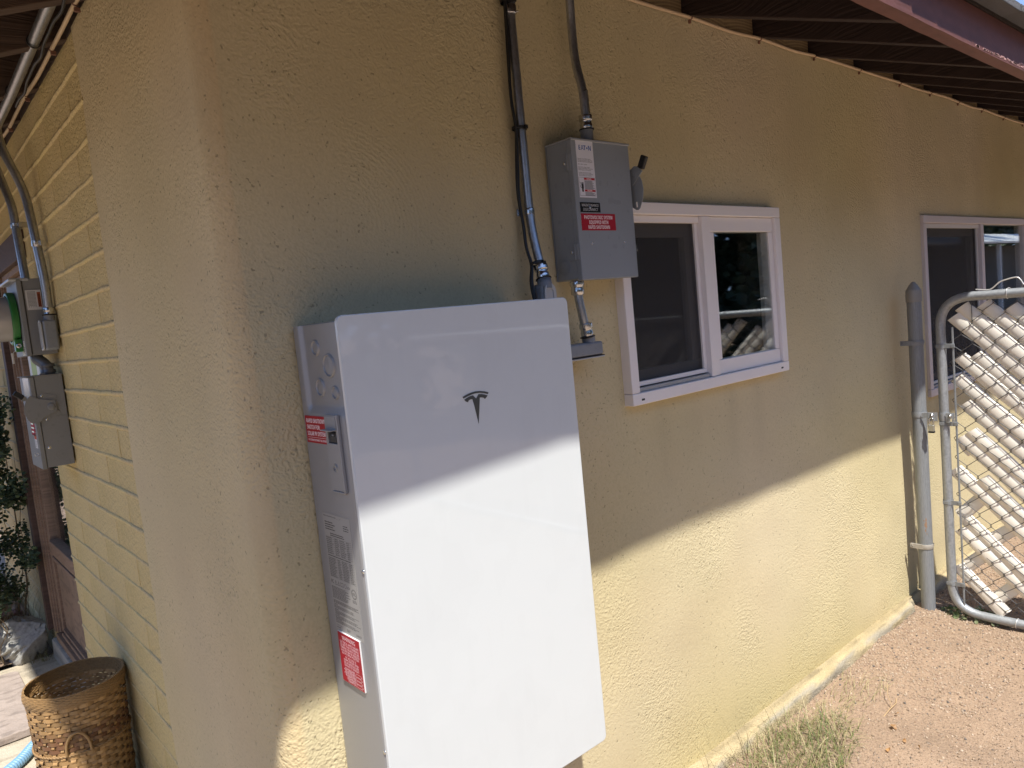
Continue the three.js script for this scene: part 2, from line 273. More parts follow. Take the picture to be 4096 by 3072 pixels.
// ---------------------------------------------------------------- setting: ground
const PATCH = [-0.12, 6.2, -0.1, 3.6];                           // finely modelled ground in front of the wall: x0 x1 z0 z1
const groundY = (x, z) => {
  const w = sstep(0.45, 0.02, z) * sstep(0.2, 1.2, x);
  return (noise(x / 16 + 0.5, z / 16 + 0.5, 64, 64, 81) - 0.5) * 0.022 + (noise(x / 16 + 0.5, z / 16 + 0.5, 240, 240, 82) - 0.5) * 0.007 + 0.012 * w;
};
{
  const nx = 220, nz = 130, g = new THREE.PlaneGeometry(1, 1, nx, nz), p = g.attributes.position, uv = g.attributes.uv;
  for (let i = 0; i < p.count; i++) {
    const x = PATCH[0] + (p.getX(i) + 0.5) * (PATCH[1] - PATCH[0]), z = PATCH[2] + (0.5 - p.getY(i)) * (PATCH[3] - PATCH[2]);
    const e = sstep(0, 0.3, Math.min(x - PATCH[0] + 0.01, PATCH[1] - x + 0.01, PATCH[3] - z + 0.01));
    p.setXYZ(i, x, groundY(x, z) * e + 0.004, z); uv.setXY(i, x / 1.25, z / 1.25);
  }
  g.computeVertexNormals();
  if (g.attributes.normal.getY(10) < 0) { g.index.array.reverse(); g.computeVertexNormals(); }
  tag(mesh('gravel_yard', g, M.dirt), 'pinkish tan packed dirt and gravel in front of the stucco wall', null, null, 'structure');
  const far = new THREE.PlaneGeometry(300, 300); far.rotateX(-Math.PI / 2); far.translate(0, -0.012, 0); metreUV(far, 0.8);
  tag(mesh('ground', far, M.dirt), 'bare tan earth stretching out around the house', null, null, 'structure');
}
tag(mesh('concrete_path', (() => { const s = new THREE.Shape([[-3.5, -3.06], [-0.13, -3.06], [-0.13, -0.35], [-3.5, -0.35]].map((q) => new THREE.Vector2(q[0], -q[1]))); const g = new THREE.ExtrudeGeometry(s, { depth: 0.1, bevelEnabled: true, bevelSize: 0.004, bevelThickness: 0.004, bevelSegments: 1 }); g.rotateX(-Math.PI / 2); g.translate(0, -0.054, 0); return metreUV(g); })(), M.sandConcrete), 'sandy concrete path along the block wall beside the door', null, null, 'structure');

// ---------------------------------------------------------------- the house
const XL = -0.128, RC = 0.05, YTOP = 2.476;
const WIN1 = [1.02, 1.903, 1.279, 1.861], WIN2 = [3.306, 4.962, 0.973, 1.858];
const house = thing('house', 'yellow tan stucco house with block side wall, brown eaves and white windows', 'house');
{
  // stucco skin: left return, rounded corner, front; holes where the windows are
  const ss = [], add = (a, b, n) => { for (let i = 0; i < n; i++) ss.push(a + (b - a) * i / n); };
  const Lr = 0.895 - RC, La = RC * Math.PI / 2, s0 = Lr + La;      // s0: front starts at x = XL + RC
  const sx = (x) => s0 + x - (XL + RC);
  add(0, Lr, 17); add(Lr, s0, 8); add(s0, sx(WIN1[0]), 26); add(sx(WIN1[0]), sx(WIN1[1]), 16); add(sx(WIN1[1]), sx(WIN2[0]), 28); add(sx(WIN2[0]), sx(WIN2[1]), 30); add(sx(WIN2[1]), sx(9), 40); ss.push(sx(9));
  let ys = [0.053, WIN2[2], WIN1[2], WIN2[3], WIN1[3], YTOP]; const yy = [];
  for (let i = 0; i < ys.length - 1; i++) { const n = Math.max(1, Math.round((ys[i + 1] - ys[i]) / 0.05)); for (let k = 0; k < n; k++) yy.push(ys[i] + (ys[i + 1] - ys[i]) * k / n); } yy.push(YTOP);
  const pos = [], uv = [], col = [], idx = [], at = (s) => s < Lr ? [XL, -0.895 + s, -1, 0] : s < s0 ? (() => { const t = (s - Lr) / RC; return [XL + RC - RC * Math.cos(t), -RC + RC * Math.sin(t), -Math.cos(t), Math.sin(t)]; })() : [XL + RC + s - s0, 0, 0, 1];
  for (const y of yy) for (const s of ss) {
    const [x, z, nx, nz] = at(s);
    let und = (noise(s / 12, y / 12, 24, 24, 91) - 0.5) * 0.012 + (noise(s / 12, y / 12, 90, 90, 92) - 0.5) * 0.005;
    if (s > s0) for (const w of [WIN1, WIN2]) if (x > w[0] - 0.1 && x < w[1] + 0.1 && y > w[2] - 0.1 && y < w[3] + 0.1) und *= 0.15;
    if (y < 0.07) und *= 0.3;
    und -= 0.004;
    pos.push(x + nx * und, y, z + nz * und); uv.push(s / TILE, y / TILE);
    // weathering: rain streaks and warmer / greyer patches of old paint, splash dirt near the ground
    const a = noise(s / 10, y / 10, 22, 14, 93), b = noise(s / 10, y / 10, 120, 16, 94), c2 = noise(s / 10, y / 10, 60, 60, 95);
    const dirt = sstep(0.42, 0.05, y) * (0.35 + 0.5 * c2), k = 0.93 + 0.12 * a + 0.05 * (b - 0.5) + 0.06 * (c2 - 0.5) - 0.10 * dirt;
    const sideTint = s < s0 ? 0.5 : 0.0;                                // the side return is tinted warmer and pinker
    const mv = sstep(0.5, 0.72, noise(s / 10, y / 10, 17, 21, 96) * 0.7 + c2 * 0.3) * 0.5; // brownish dusty patches
    let drip = 0; for (const w of [WIN1, WIN2]) if (s > s0 && x > w[0] - 0.02 && x < w[1] + 0.02 && y < w[2]) drip = sstep(0.42, 0.0, w[2] - y) * sstep(0.5, 0.8, noise(s / 10, y / 10, 190, 10, 97));
    const kk = k * (1 - 0.11 * drip);
    col.push(kk * (1 + 0.06 * sideTint - 0.03 * mv), kk * (0.99 - 0.02 * dirt - 0.06 * sideTint - 0.06 * mv), kk * (0.92 + 0.16 * a - 0.16 * dirt - 0.14 * sideTint - 0.06 * mv));
  }
  const n = ss.length;
  for (let j = 0; j < yy.length - 1; j++) for (let i = 0; i < n - 1; i++) {
    const sm = (ss[i] + ss[i + 1]) / 2, xm = XL + RC + sm - s0, ym = (yy[j] + yy[j + 1]) / 2;
    if (sm > s0 && [WIN1, WIN2].some((w) => xm > w[0] && xm < w[1] && ym > w[2] && ym < w[3])) continue;
    const a = j * n + i; idx.push(a, a + 1, a + n, a + 1, a + n + 1, a + n);
  }
  const g = new THREE.BufferGeometry(); g.setAttribute('position', new THREE.Float32BufferAttribute(pos, 3)); g.setAttribute('uv', new THREE.Float32BufferAttribute(uv, 2)); g.setAttribute('color', new THREE.Float32BufferAttribute(col, 3)); g.setIndex(idx); g.computeVertexNormals();
  mesh('stucco_wall', g, M.stucco, house, 'trowelled yellow tan stucco wall with rounded corner');
  // backing so that the wall has thickness (set behind the skin)
  const back = [];
  const bb = (x0, x1, y0, y1) => back.push(box(x0, y0, -0.15, x1, y1, -0.022, 0));
  bb(0.0, WIN1[0] - 0.002, 0, YTOP); bb(WIN1[0] - 0.002, WIN1[1] + 0.002, 0, WIN1[2] - 0.002); bb(WIN1[0] - 0.002, WIN1[1] + 0.002, WIN1[3] + 0.002, YTOP); bb(WIN1[1] + 0.002, WIN2[0] - 0.002, 0, YTOP);
  bb(WIN2[0] - 0.002, WIN2[1] + 0.002, 0, WIN2[2] - 0.002); bb(WIN2[0] - 0.002, WIN2[1] + 0.002, WIN2[3] + 0.002, YTOP); bb(WIN2[1] + 0.002, 9, 0, YTOP);
  mesh('wall_core', merge(back), std(C(0.05, 0.045, 0.04), { roughness: 0.95 }), house);
}
// concrete footing ledge under the stucco
{
  const nx = 160, prof = [[-0.02, 0.0535], [0.012, 0.0535], [0.03, 0.052], [0.046, 0.047], [0.054, 0.036], [0.057, 0.01], [0.058, -0.06]], pos = [], uv = [], col = [], idx = [], m = prof.length;
  for (let i = 0; i <= nx; i++) {
    const x = -0.1 + i / nx * 9.1;
    prof.forEach(([z, y], k) => {
      const e = k >= 2 ? 1 : 0.15, a = noise(x / 10, k * 0.013, 200, 64, 101), b = noise(x / 10, k * 0.03, 60, 64, 102), cut = x > 2.9 && x < 3.01 ? -0.035 * (k > 1) : 0;
      pos.push(x, y + (a - 0.5) * 0.010 * e, Math.max(-0.02, z + ((b - 0.5) * 0.014 + (a - 0.5) * 0.008) * e + cut)); uv.push(x, k * 0.03);
      const worn = sstep(0.45, 0.7, noise(x / 10, k * 0.02, 90, 64, 103)) * (k >= 3 ? 1 : 0.15); const st = noise(x / 10, 0.3, 330, 64, 104), d = (k < 2 ? 0.55 + 0.35 * a : 0.78 + 0.3 * st) * (k >= 4 ? 0.92 : 1);
      col.push(d * (1 - 0.24 * worn), d * (1 - 0.16 * worn), d * (0.95 + 0.12 * worn));
    });
  }
  for (let i = 0; i < nx; i++) for (let k = 0; k < m - 1; k++) { const a = i * m + k; idx.push(a, a + 1, a + m, a + 1, a + m + 1, a + m); }
  const g = new THREE.BufferGeometry(); g.setAttribute('position', new THREE.Float32BufferAttribute(pos, 3)); g.setAttribute('uv', new THREE.Float32BufferAttribute(uv, 2)); g.setAttribute('color', new THREE.Float32BufferAttribute(col, 3)); g.setIndex(idx); g.computeVertexNormals();
  mesh('footing', g, M.footing, house, 'worn painted concrete ledge at the foot of the wall');
}
// block wall on the left side: blocks and raised joints
{
  const bw = part('block_wall', house, 'yellow painted concrete block wall with raised mortar joints');
  const H = 0.1033, L = 0.405, y0 = 2.386 - 23 * H, F = -0.116, DZ = [-3.02, -2.205];
  const cache = {};
  const blockGeo = (len, v) => { const k = len.toFixed(3) + v; if (!cache[k]) { const g = new RoundedBoxGeometry(0.1, H - 0.006, len - 0.003, 2, 0.003); g.translate(0.05, 0, 0); jitter(g, 0.0013, 160, 200 + v); metreUV(g); cache[k] = g; } return cache[k]; };
  const rowsTop = 24;
  for (let r = 0; r < rowsTop; r++) {
    const yc = y0 + (r - 0.5) * H; if (yc < 0.0) continue;
    const off = (r % 2) * L / 2;
    let z = -0.86 - (off ? L / 2 : 0) , first = off ? L / 2 : 0;
    const spans = []; if (first) spans.push([-0.86 - first, -0.86]);
    while (z > -4.9) { spans.push([z - L, z]); z -= L; }
    for (let [a, b] of spans) {
      const list = yc > 0.15 && yc < 2.02 ? [[a, Math.min(b, DZ[0])], [Math.max(a, DZ[1]), b]] : [[a, b]];
      for (const [p, q] of list) { if (q - p < 0.03) continue; const m = mesh('block', blockGeo(q - p, Math.floor(rnd() * 3)), M.blocks[Math.floor(rnd() * 3)], bw); m.position.set(F + rr(-0.0008, 0.0008), yc, (p + q) / 2); }
    }
    // raised bed joint above this course
    const yj = y0 + r * H;
    const bead = (za, zb) => { const pts = [], n = Math.ceil((zb - za) / 0.03); for (let i = 0; i <= n; i++) { const zz = za + (zb - za) * i / n; pts.push(V(F + 0.004 + (noise(zz / 8, r / 40, 160, 40, 111) - 0.5) * 0.002 + (yj < 1.0 ? 0.001 : 0), yj + (noise(zz / 8, r / 40, 80, 40, 112) - 0.5) * 0.003, zz)); } mesh('mortar_joint', sweep(pts, (t) => 0.0092 + 0.002 * (noise(t * (zb - za) / 8, r / 40, 400, 40, 113) - 0.5), 7), M.mortar, bw); };
    if (yj > 0.15 && yj < 2.02) { bead(DZ[1] + 0.004, -0.885); bead(-4.9, DZ[0] - 0.004); } else bead(-4.9, -0.885);
  }
  // flush head joints and the body of the wall
  mesh('mortar_bed', merge([box(F + 0.002, 0, -2.21, F + 0.14, YTOP + 0.03, -0.88, 0), box(F + 0.002, 0, -5, F + 0.14, YTOP + 0.03, -3.02, 0), box(F + 0.002, 2.03, -3.02, F + 0.14, YTOP + 0.03, -2.21, 0)]), M.blocks[0], bw);
}
// side door
{
  const d = part('door', house, 'brown wooden door with tall glass over a solid panel');
  mesh('casing', merge([box(-0.145, 0.62, -3.125, -0.112, 2.13, -3.035, 0.004), box(-0.150, 0.2, -3.035, -0.112, 2.06, -3.0, 0.004)]), M.trimDark, d);
  mesh('head_casing', merge([box(-0.142, 2.005, -3.0, -0.112, 2.12, -2.17, 0.004)]), M.trimDark, d);
  mesh('jamb', merge([box(-0.126, 0.19, -2.998, -0.03, 2.003, -2.968, 0.003), box(-0.117, 0.19, -2.966, -0.05, 2.003, -2.95, 0.002), box(-0.108, 0.19, -2.948, -0.05, 2.003, -2.93, 0.002), box(-0.12, 1.975, -2.93, -0.05, 2.003, -2.206, 0.003)]), M.trim, d);
  mesh('stile', merge([box(-0.10, 0.2, -2.928, -0.06, 1.97, -2.87, 0.003), box(-0.10, 0.2, -2.28, -0.06, 1.97, -2.21, 0.003)]), M.trim, d);
  mesh('rail', merge([box(-0.10, 0.61, -2.868, -0.06, 0.668, -2.282, 0.003), box(-0.106, 0.668, -2.868, -0.06, 0.688, -2.282, 0.004), box(-0.104, 0.585, -2.868, -0.065, 0.606, -2.282, 0.004)]), M.trim, d);
  mesh('top_rail', box(-0.10, 1.90, -2.868, -0.06, 1.97, -2.282, 0.003), M.trim, d);
  mesh('bottom_rail', merge([box(-0.125, 0.148, -2.965, -0.05, 0.1855, -2.206, 0.004), box(-0.112, 0.187, -2.868, -0.055, 0.208, -2.206, 0.004), box(-0.104, 0.21, -2.868, -0.06, 0.225, -2.282, 0.003)]), M.trim, d);
  mesh('panel', box(-0.088, 0.222, -2.87, -0.066, 0.588, -2.28, 0.002), M.doorPanel, d);
  mesh('pane', box(-0.082, 0.685, -2.872, -0.078, 1.905, -2.278, 0), M.glass, d);
  mesh('sill', (() => { const g = box(-0.142, 0.04, -3.02, -0.03, 0.15, -2.2, 0.01, 2); return jitter(g, 0.004, 40, 120); })(), M.concrete, d);
  mesh('dark_room', (() => { const g = new THREE.BoxGeometry(1.4, 2.1, 0.95); g.translate(0.655, 1.1, -2.6); return g; })(), std(C(0.02, 0.02, 0.02), { side: THREE.BackSide, roughness: 1 }), d);
  // door casing is rotten at its lower end: bare wood
  const bw = mesh('broken_wood', extr([[0, 0], [0.018, 0.01], [0.05, 0.0], [0.06, 0.05], [0.045, 0.12], [0.02, 0.135], [0.004, 0.08]], 0.012, 0.001), M.rawWood, d, 'splintered bare orange wood at the casing foot'); bw.rotation.y = -Math.PI / 2; bw.position.set(-0.13, 0.5, -3.12);
}
// eaves: rafters, blocking, fascia, deck and shingles on both sides, meeting in a hip
const SL = 0.38, OV = 0.72;
{
  const e = part('eave', house, 'brown painted eave with open rafter tails');
  const rl = 0.64, drop = SL * rl, hgt = 0.125;
  const rafterShape = (bx) => { const s = new THREE.Shape([new THREE.Vector2(-0.12, YTOP + SL * 0.12), new THREE.Vector2(rl, YTOP - drop), new THREE.Vector2(rl, YTOP - drop + hgt), new THREE.Vector2(-0.12, YTOP + SL * 0.12 + hgt)]); const g = new THREE.ExtrudeGeometry(s, { depth: 0.04, bevelEnabled: true, bevelSize: 0.002, bevelThickness: 0.002, bevelSegments: 1 }); g.applyMatrix4(new THREE.Matrix4().makeBasis(V(0, 0, 1), V(0, 1, 0), V(-1, 0, 0))); g.translate(0.042, 0, 0); metreUVAlong(g); return g; };
  function metreUVAlong(g) { const p = g.attributes.position, uv = g.attributes.uv; for (let i = 0; i < p.count; i++) uv.setXY(i, p.getZ(i) * 0.5, p.getY(i) * 1.2 + p.getX(i) * 2); }
  const rg = rafterShape();
  const RX = [0.24, 0.65, 1.06, 1.468, 1.885, 2.288, 2.683, 3.1, 3.465, 3.846, 4.216, 4.59, 4.963, 5.34, 5.72, 6.1, 6.5, 6.9, 7.3, 7.7, 8.1, 8.5];
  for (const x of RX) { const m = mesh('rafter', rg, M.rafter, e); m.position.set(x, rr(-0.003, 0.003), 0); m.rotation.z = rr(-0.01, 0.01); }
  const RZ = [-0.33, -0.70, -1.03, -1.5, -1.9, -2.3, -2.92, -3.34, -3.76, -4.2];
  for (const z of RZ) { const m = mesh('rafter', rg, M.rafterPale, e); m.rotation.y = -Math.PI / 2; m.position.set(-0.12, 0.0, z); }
  // hip rafter on the diagonal
  { const s = new THREE.Shape([[0, YTOP + 0.02], [rl * 1.414, YTOP - drop + 0.02], [rl * 1.414, YTOP - drop + hgt], [0, YTOP + hgt]].map((q) => new THREE.Vector2(...q))); const g = new THREE.ExtrudeGeometry(s, { depth: 0.04, bevelEnabled: false }); g.translate(0, 0, -0.02); g.rotateY(Math.PI + Math.PI / 4); const m = mesh('hip_rafter', g, M.rafter, e); m.position.set(-0.12, 0, 0); }
  for (let i = 0; i < RX.length - 1; i++) mesh('blocking', box(RX[i] + 0.045, YTOP + 0.002 + rr(0, 0.004), -0.05, RX[i + 1] - 0.003, YTOP + 0.118, -0.012, 0.002), M.ply, e);
  for (let i = 0; i < RZ.length - 1; i++) mesh('blocking', box(-0.116, YTOP + 0.002, RZ[i + 1] + 0.045, -0.07, YTOP + 0.118, RZ[i] - 0.003, 0.002), M.rafterPale, e);
  mesh('blocking', box(-0.1, YTOP + 0.002, -0.05, 0.237, YTOP + 0.118, -0.012, 0.002), M.ply, e);
  mesh('blocking', box(-0.116, YTOP + 0.002, -0.357, -0.07, YTOP + 0.118, -0.05, 0.002), M.rafterPale, e);
  const fz = 0.643, fy0 = 2.219, fy1 = 2.337;
  { // long board, a little bowed along its lower edge
    const g = new THREE.BoxGeometry(9.8, fy1 - fy0, 0.038, 160, 2, 1), p = g.attributes.position, ks = [[-0.9, -0.055], [-0.4, -0.03], [-0.26, -0.016], [0.15, 0.008], [0.32, 0.020], [0.5, -0.004], [0.65, 0.004], [0.95, 0.014], [1.3, 0.006], [2.6, -0.006], [4, 0], [9.5, 0]];
    for (let i = 0; i < p.count; i++) { const x = p.getX(i) + 4.1; let k = 0; while (k < ks.length - 2 && x > ks[k + 1][0]) k++; const t = (x - ks[k][0]) / (ks[k + 1][0] - ks[k][0]), dy = ks[k][1] + (ks[k + 1][1] - ks[k][1]) * t; if (p.getY(i) < -0.03) p.setY(i, p.getY(i) + dy + 0.0025 * (noise(x / 10, 0.2, 90, 8, 131) - 0.5)); }
    metreUV(g); g.translate(4.1, (fy0 + fy1) / 2, fz + 0.019); g.computeVertexNormals(); mesh('fascia', g, M.fascia, e); }
  { const g = box(-0.80, fy0, -5, -0.763, fy1, fz - 0.002, 0.004, 2); mesh('fascia', g, M.fascia, e); }
  // grazing sun on the lower arris of the fascia, painted as lighter flecks
  { const gs = []; for (let i = 0; i < 240; i++) { const x = rr(1.9, 4.2), w = rr(0.006, 0.03), t = Math.pow(rnd(), 1.6) * 0.022 * sstep(1.8, 2.9, x); const q = box(x, fy0 + 0.004 + t, fz + 0.0375, x + w, fy0 + 0.006 + t + rr(0.001, 0.004), fz + 0.0392, 0); gs.push(q); } mesh('painted_sun_flecks', merge(gs), std(C(0.52, 0.31, 0.29), { roughness: 0.7 }), e).userData.kind = 'stuff'; }
  // roof deck and shingle slabs: two slopes meeting on the hip line
  const under = (d) => 2.598 - SL * d;                               // d: distance out from the wall line
  const slabs = (y, t, ov) => {
    const P = (x, z, top) => { const d = Math.max(z, -0.12 - x); return [x, under(d) + y + (top ? t : 0), z]; };
    const quads = (poly) => { const pos = []; const n = poly.length; for (let i = 1; i < n - 1; i++) { for (const q of [poly[0], poly[i], poly[i + 1]]) pos.push(...P(q[0], q[1], true)); for (const q of [poly[0], poly[i + 1], poly[i]]) pos.push(...P(q[0], q[1], false)); } for (let i = 0; i < n; i++) { const a = poly[i], b = poly[(i + 1) % n]; pos.push(...P(a[0], a[1], false), ...P(b[0], b[1], false), ...P(b[0], b[1], true), ...P(a[0], a[1], false), ...P(b[0], b[1], true), ...P(a[0], a[1], true)); } const g = new THREE.BufferGeometry(); g.setAttribute('position', new THREE.Float32BufferAttribute(pos, 3)); g.computeVertexNormals(); metreUV(g); return g; };
    const cx = -0.12 - ov, cz = ov, r = 4.2;
    return [quads([[cx, cz], [9.4, cz], [9.4, cz - r], [cx + r, cz - r]]), quads([[cx, cz], [cx + r, cz - r], [cx + r, -5.3], [cx, -5.3]])];
  };
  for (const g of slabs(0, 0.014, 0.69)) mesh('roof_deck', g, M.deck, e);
  for (const g of slabs(0.0165, 0.024, OV - 0.016)) mesh('shingle_roof', g, M.shingle, e);
  // butt ends of the shingle course along the eave, and the dark drip strip
  { const gs = [], ks = [[-0.9, 0.02], [-0.2, 0.008], [0.3, -0.004], [0.94, -0.002], [1.4, 0.012], [2.2, 0.018], [3.2, 0.009], [9.5, 0.009]];  // the course wanders a little, as laid
    const ex = (x) => { let k = 0; while (k < ks.length - 2 && x > ks[k + 1][0]) k++; const [a, e0] = ks[k], [b, e1] = ks[k + 1]; return e0 + (e1 - e0) * Math.min(1, Math.max(0, (x - a) / (b - a))); };
    const poly = [[-0.84, -(OV - 0.06)]]; for (let x = -0.84; x <= 0.461; x += 0.05) poly.push([x, -(OV + ex(x) + 0.003)]); poly.push([0.461, -(OV - 0.06)]);
    const q = extr(poly, 0.024); q.rotateX(-Math.PI / 2); q.translate(0, under(OV) + 0.014, 0); metreUV(q); gs.push(q);
    let x = 0.463; while (x < 9) { const w = rr(0.14, 0.3), e1 = ex(x + w / 2); gs.push(box(x, under(OV) + 0.018 + rr(0, 0.003), OV - 0.06, x + w - 0.002, under(OV) + 0.043 + rr(0, 0.006), OV + e1 + rr(0.001, 0.005), 0.003)); x += w; } mesh('shingle_edge', merge(gs), M.shingle, e).userData.kind = 'stuff'; }
}

// windows
function windowUnit(name, label, W, o) {
  const w = part(name, house, label), [x0, x1, y0, y1] = W, f = o.front, b = -0.05, fw = o.fw;
  mesh('frame', merge([box(x0 - 0.008, y0 - 0.008, b, x1 + 0.008, y0 + fw, f, 0.003), box(x0 - 0.008, y1 - fw, b, x1 + 0.008, y1 + 0.008, f, 0.003), box(x0 - 0.008, y0 + fw + 0.0006, b, x0 + fw, y1 - fw - 0.0006, f - 0.0006, 0.003), box(x1 - fw, y0 + fw + 0.0006, b, x1 + 0.008, y1 - fw - 0.0006, f - 0.0006, 0.003)]), o.mat, w);
  const iy0 = y0 + fw, iy1 = y1 - fw, xm = o.mull, mw = o.mw;
  mesh('mullion', merge([box(xm, iy0 + 0.001, b + 0.02, xm + mw, iy1 - 0.001, f - 0.004, 0.003)]), o.mat, w);
  // right hand pane
  const s = o.sash, rx0 = xm + mw + 0.0006, rx1 = x1 - fw - 0.0006, z1 = f - 0.012;
  if (s > 0) mesh('sash', merge([box(rx0, iy0 + 0.001, b + 0.03, rx1, iy0 + s, z1, 0.003), box(rx0, iy1 - s * 1.0, b + 0.03, rx1, iy1 - 0.001, z1, 0.003), box(rx0, iy0 + s + 0.0006, b + 0.03, rx0 + s * 0.6, iy1 - s - 0.0006, z1 - 0.001, 0.003), box(rx1 - s * 0.55, iy0 + s + 0.0006, b + 0.03, rx1, iy1 - s - 0.0006, z1 - 0.001, 0.003)]), o.mat, w);
  mesh('pane', box(rx0 + s * 0.5, iy0 + s * 0.7, f - 0.022, rx1 - s * 0.5, iy1 - s * 0.7, f - 0.018, 0), M.glass, w);
  // left hand sliding sash behind an insect screen
  const lx0 = x0 + fw + 0.0006, lx1 = xm - 0.0006;
  mesh('screen_frame', merge([box(lx0, iy1 - 0.022, f - 0.03, lx1, iy1 - 0.0006, f - 0.014, 0.002), box(lx0, iy0 + 0.016, f - 0.036, lx1, iy0 + 0.03, f - 0.022, 0.002), box(lx1 - 0.016, iy0 + 0.03, f - 0.036, lx1, iy1 - 0.022, f - 0.022, 0.002), box(lx0, iy0 + 0.03, f - 0.036, lx0 + 0.008, iy1 - 0.022, f - 0.022, 0.002)]), o.screenMat, w);
  mesh('track', box(lx0, iy0 + 0.0006, b + 0.02, lx1, iy0 + 0.013, f - 0.012, 0.002), M.alum, w);
  mesh('insect_screen', box(lx0 + 0.008, iy0 + 0.03, f - 0.030, lx1 - 0.016, iy1 - 0.022, f - 0.0296, 0), M.screen, w);
  mesh('sliding_sash', merge([box(lx0, iy1 - 0.062, f - 0.07, lx1, iy1 - 0.001, f - 0.045, 0.003), box(lx0, iy0 + 0.015, f - 0.07, lx1, iy0 + 0.062, f - 0.045, 0.003), box(lx1 - 0.045, iy0 + 0.062, f - 0.07, lx1, iy1 - 0.062, f - 0.045, 0.003)]), M.greyVinyl, w);
  mesh('pane', box(lx0, iy0 + 0.05, f - 0.060, lx1 - 0.04, iy1 - 0.05, f - 0.056, 0), M.glass, w);
  if (o.weep) for (const x of [x0 + 0.03, x1 - 0.05]) mesh('weep_slot', box(x, y0 + 0.004, f - 0.004, x + 0.014, y0 + 0.010, f + 0.0006, 0.0005), M.black, w);
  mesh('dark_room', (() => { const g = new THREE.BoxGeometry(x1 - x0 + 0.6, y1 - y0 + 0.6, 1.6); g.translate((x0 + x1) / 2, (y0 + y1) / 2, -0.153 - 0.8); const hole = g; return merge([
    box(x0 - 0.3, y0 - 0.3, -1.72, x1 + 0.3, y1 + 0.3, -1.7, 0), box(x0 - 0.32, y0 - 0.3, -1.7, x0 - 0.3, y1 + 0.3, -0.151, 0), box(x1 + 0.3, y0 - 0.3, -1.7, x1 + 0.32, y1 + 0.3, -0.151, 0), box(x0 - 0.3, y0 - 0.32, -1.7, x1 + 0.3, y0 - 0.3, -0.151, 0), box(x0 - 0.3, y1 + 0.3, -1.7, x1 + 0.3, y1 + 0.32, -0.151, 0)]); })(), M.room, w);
  return w;
}
windowUnit('window', 'white vinyl sliding window standing proud of the wall', WIN1, { front: 0.03, fw: 0.028, mull: 1.425, mw: 0.048, sash: 0.05, mat: M.vinyl, screenMat: M.vinyl, weep: true });
windowUnit('window', 'large pinkish white sliding window behind the gate', WIN2, { front: 0.012, fw: 0.03, mull: 4.125, mw: 0.047, sash: 0.0, mat: std(C(0.66, 0.60, 0.60), { roughness: 0.5, map: vinylMap }), screenMat: M.greyVinyl, weep: false });

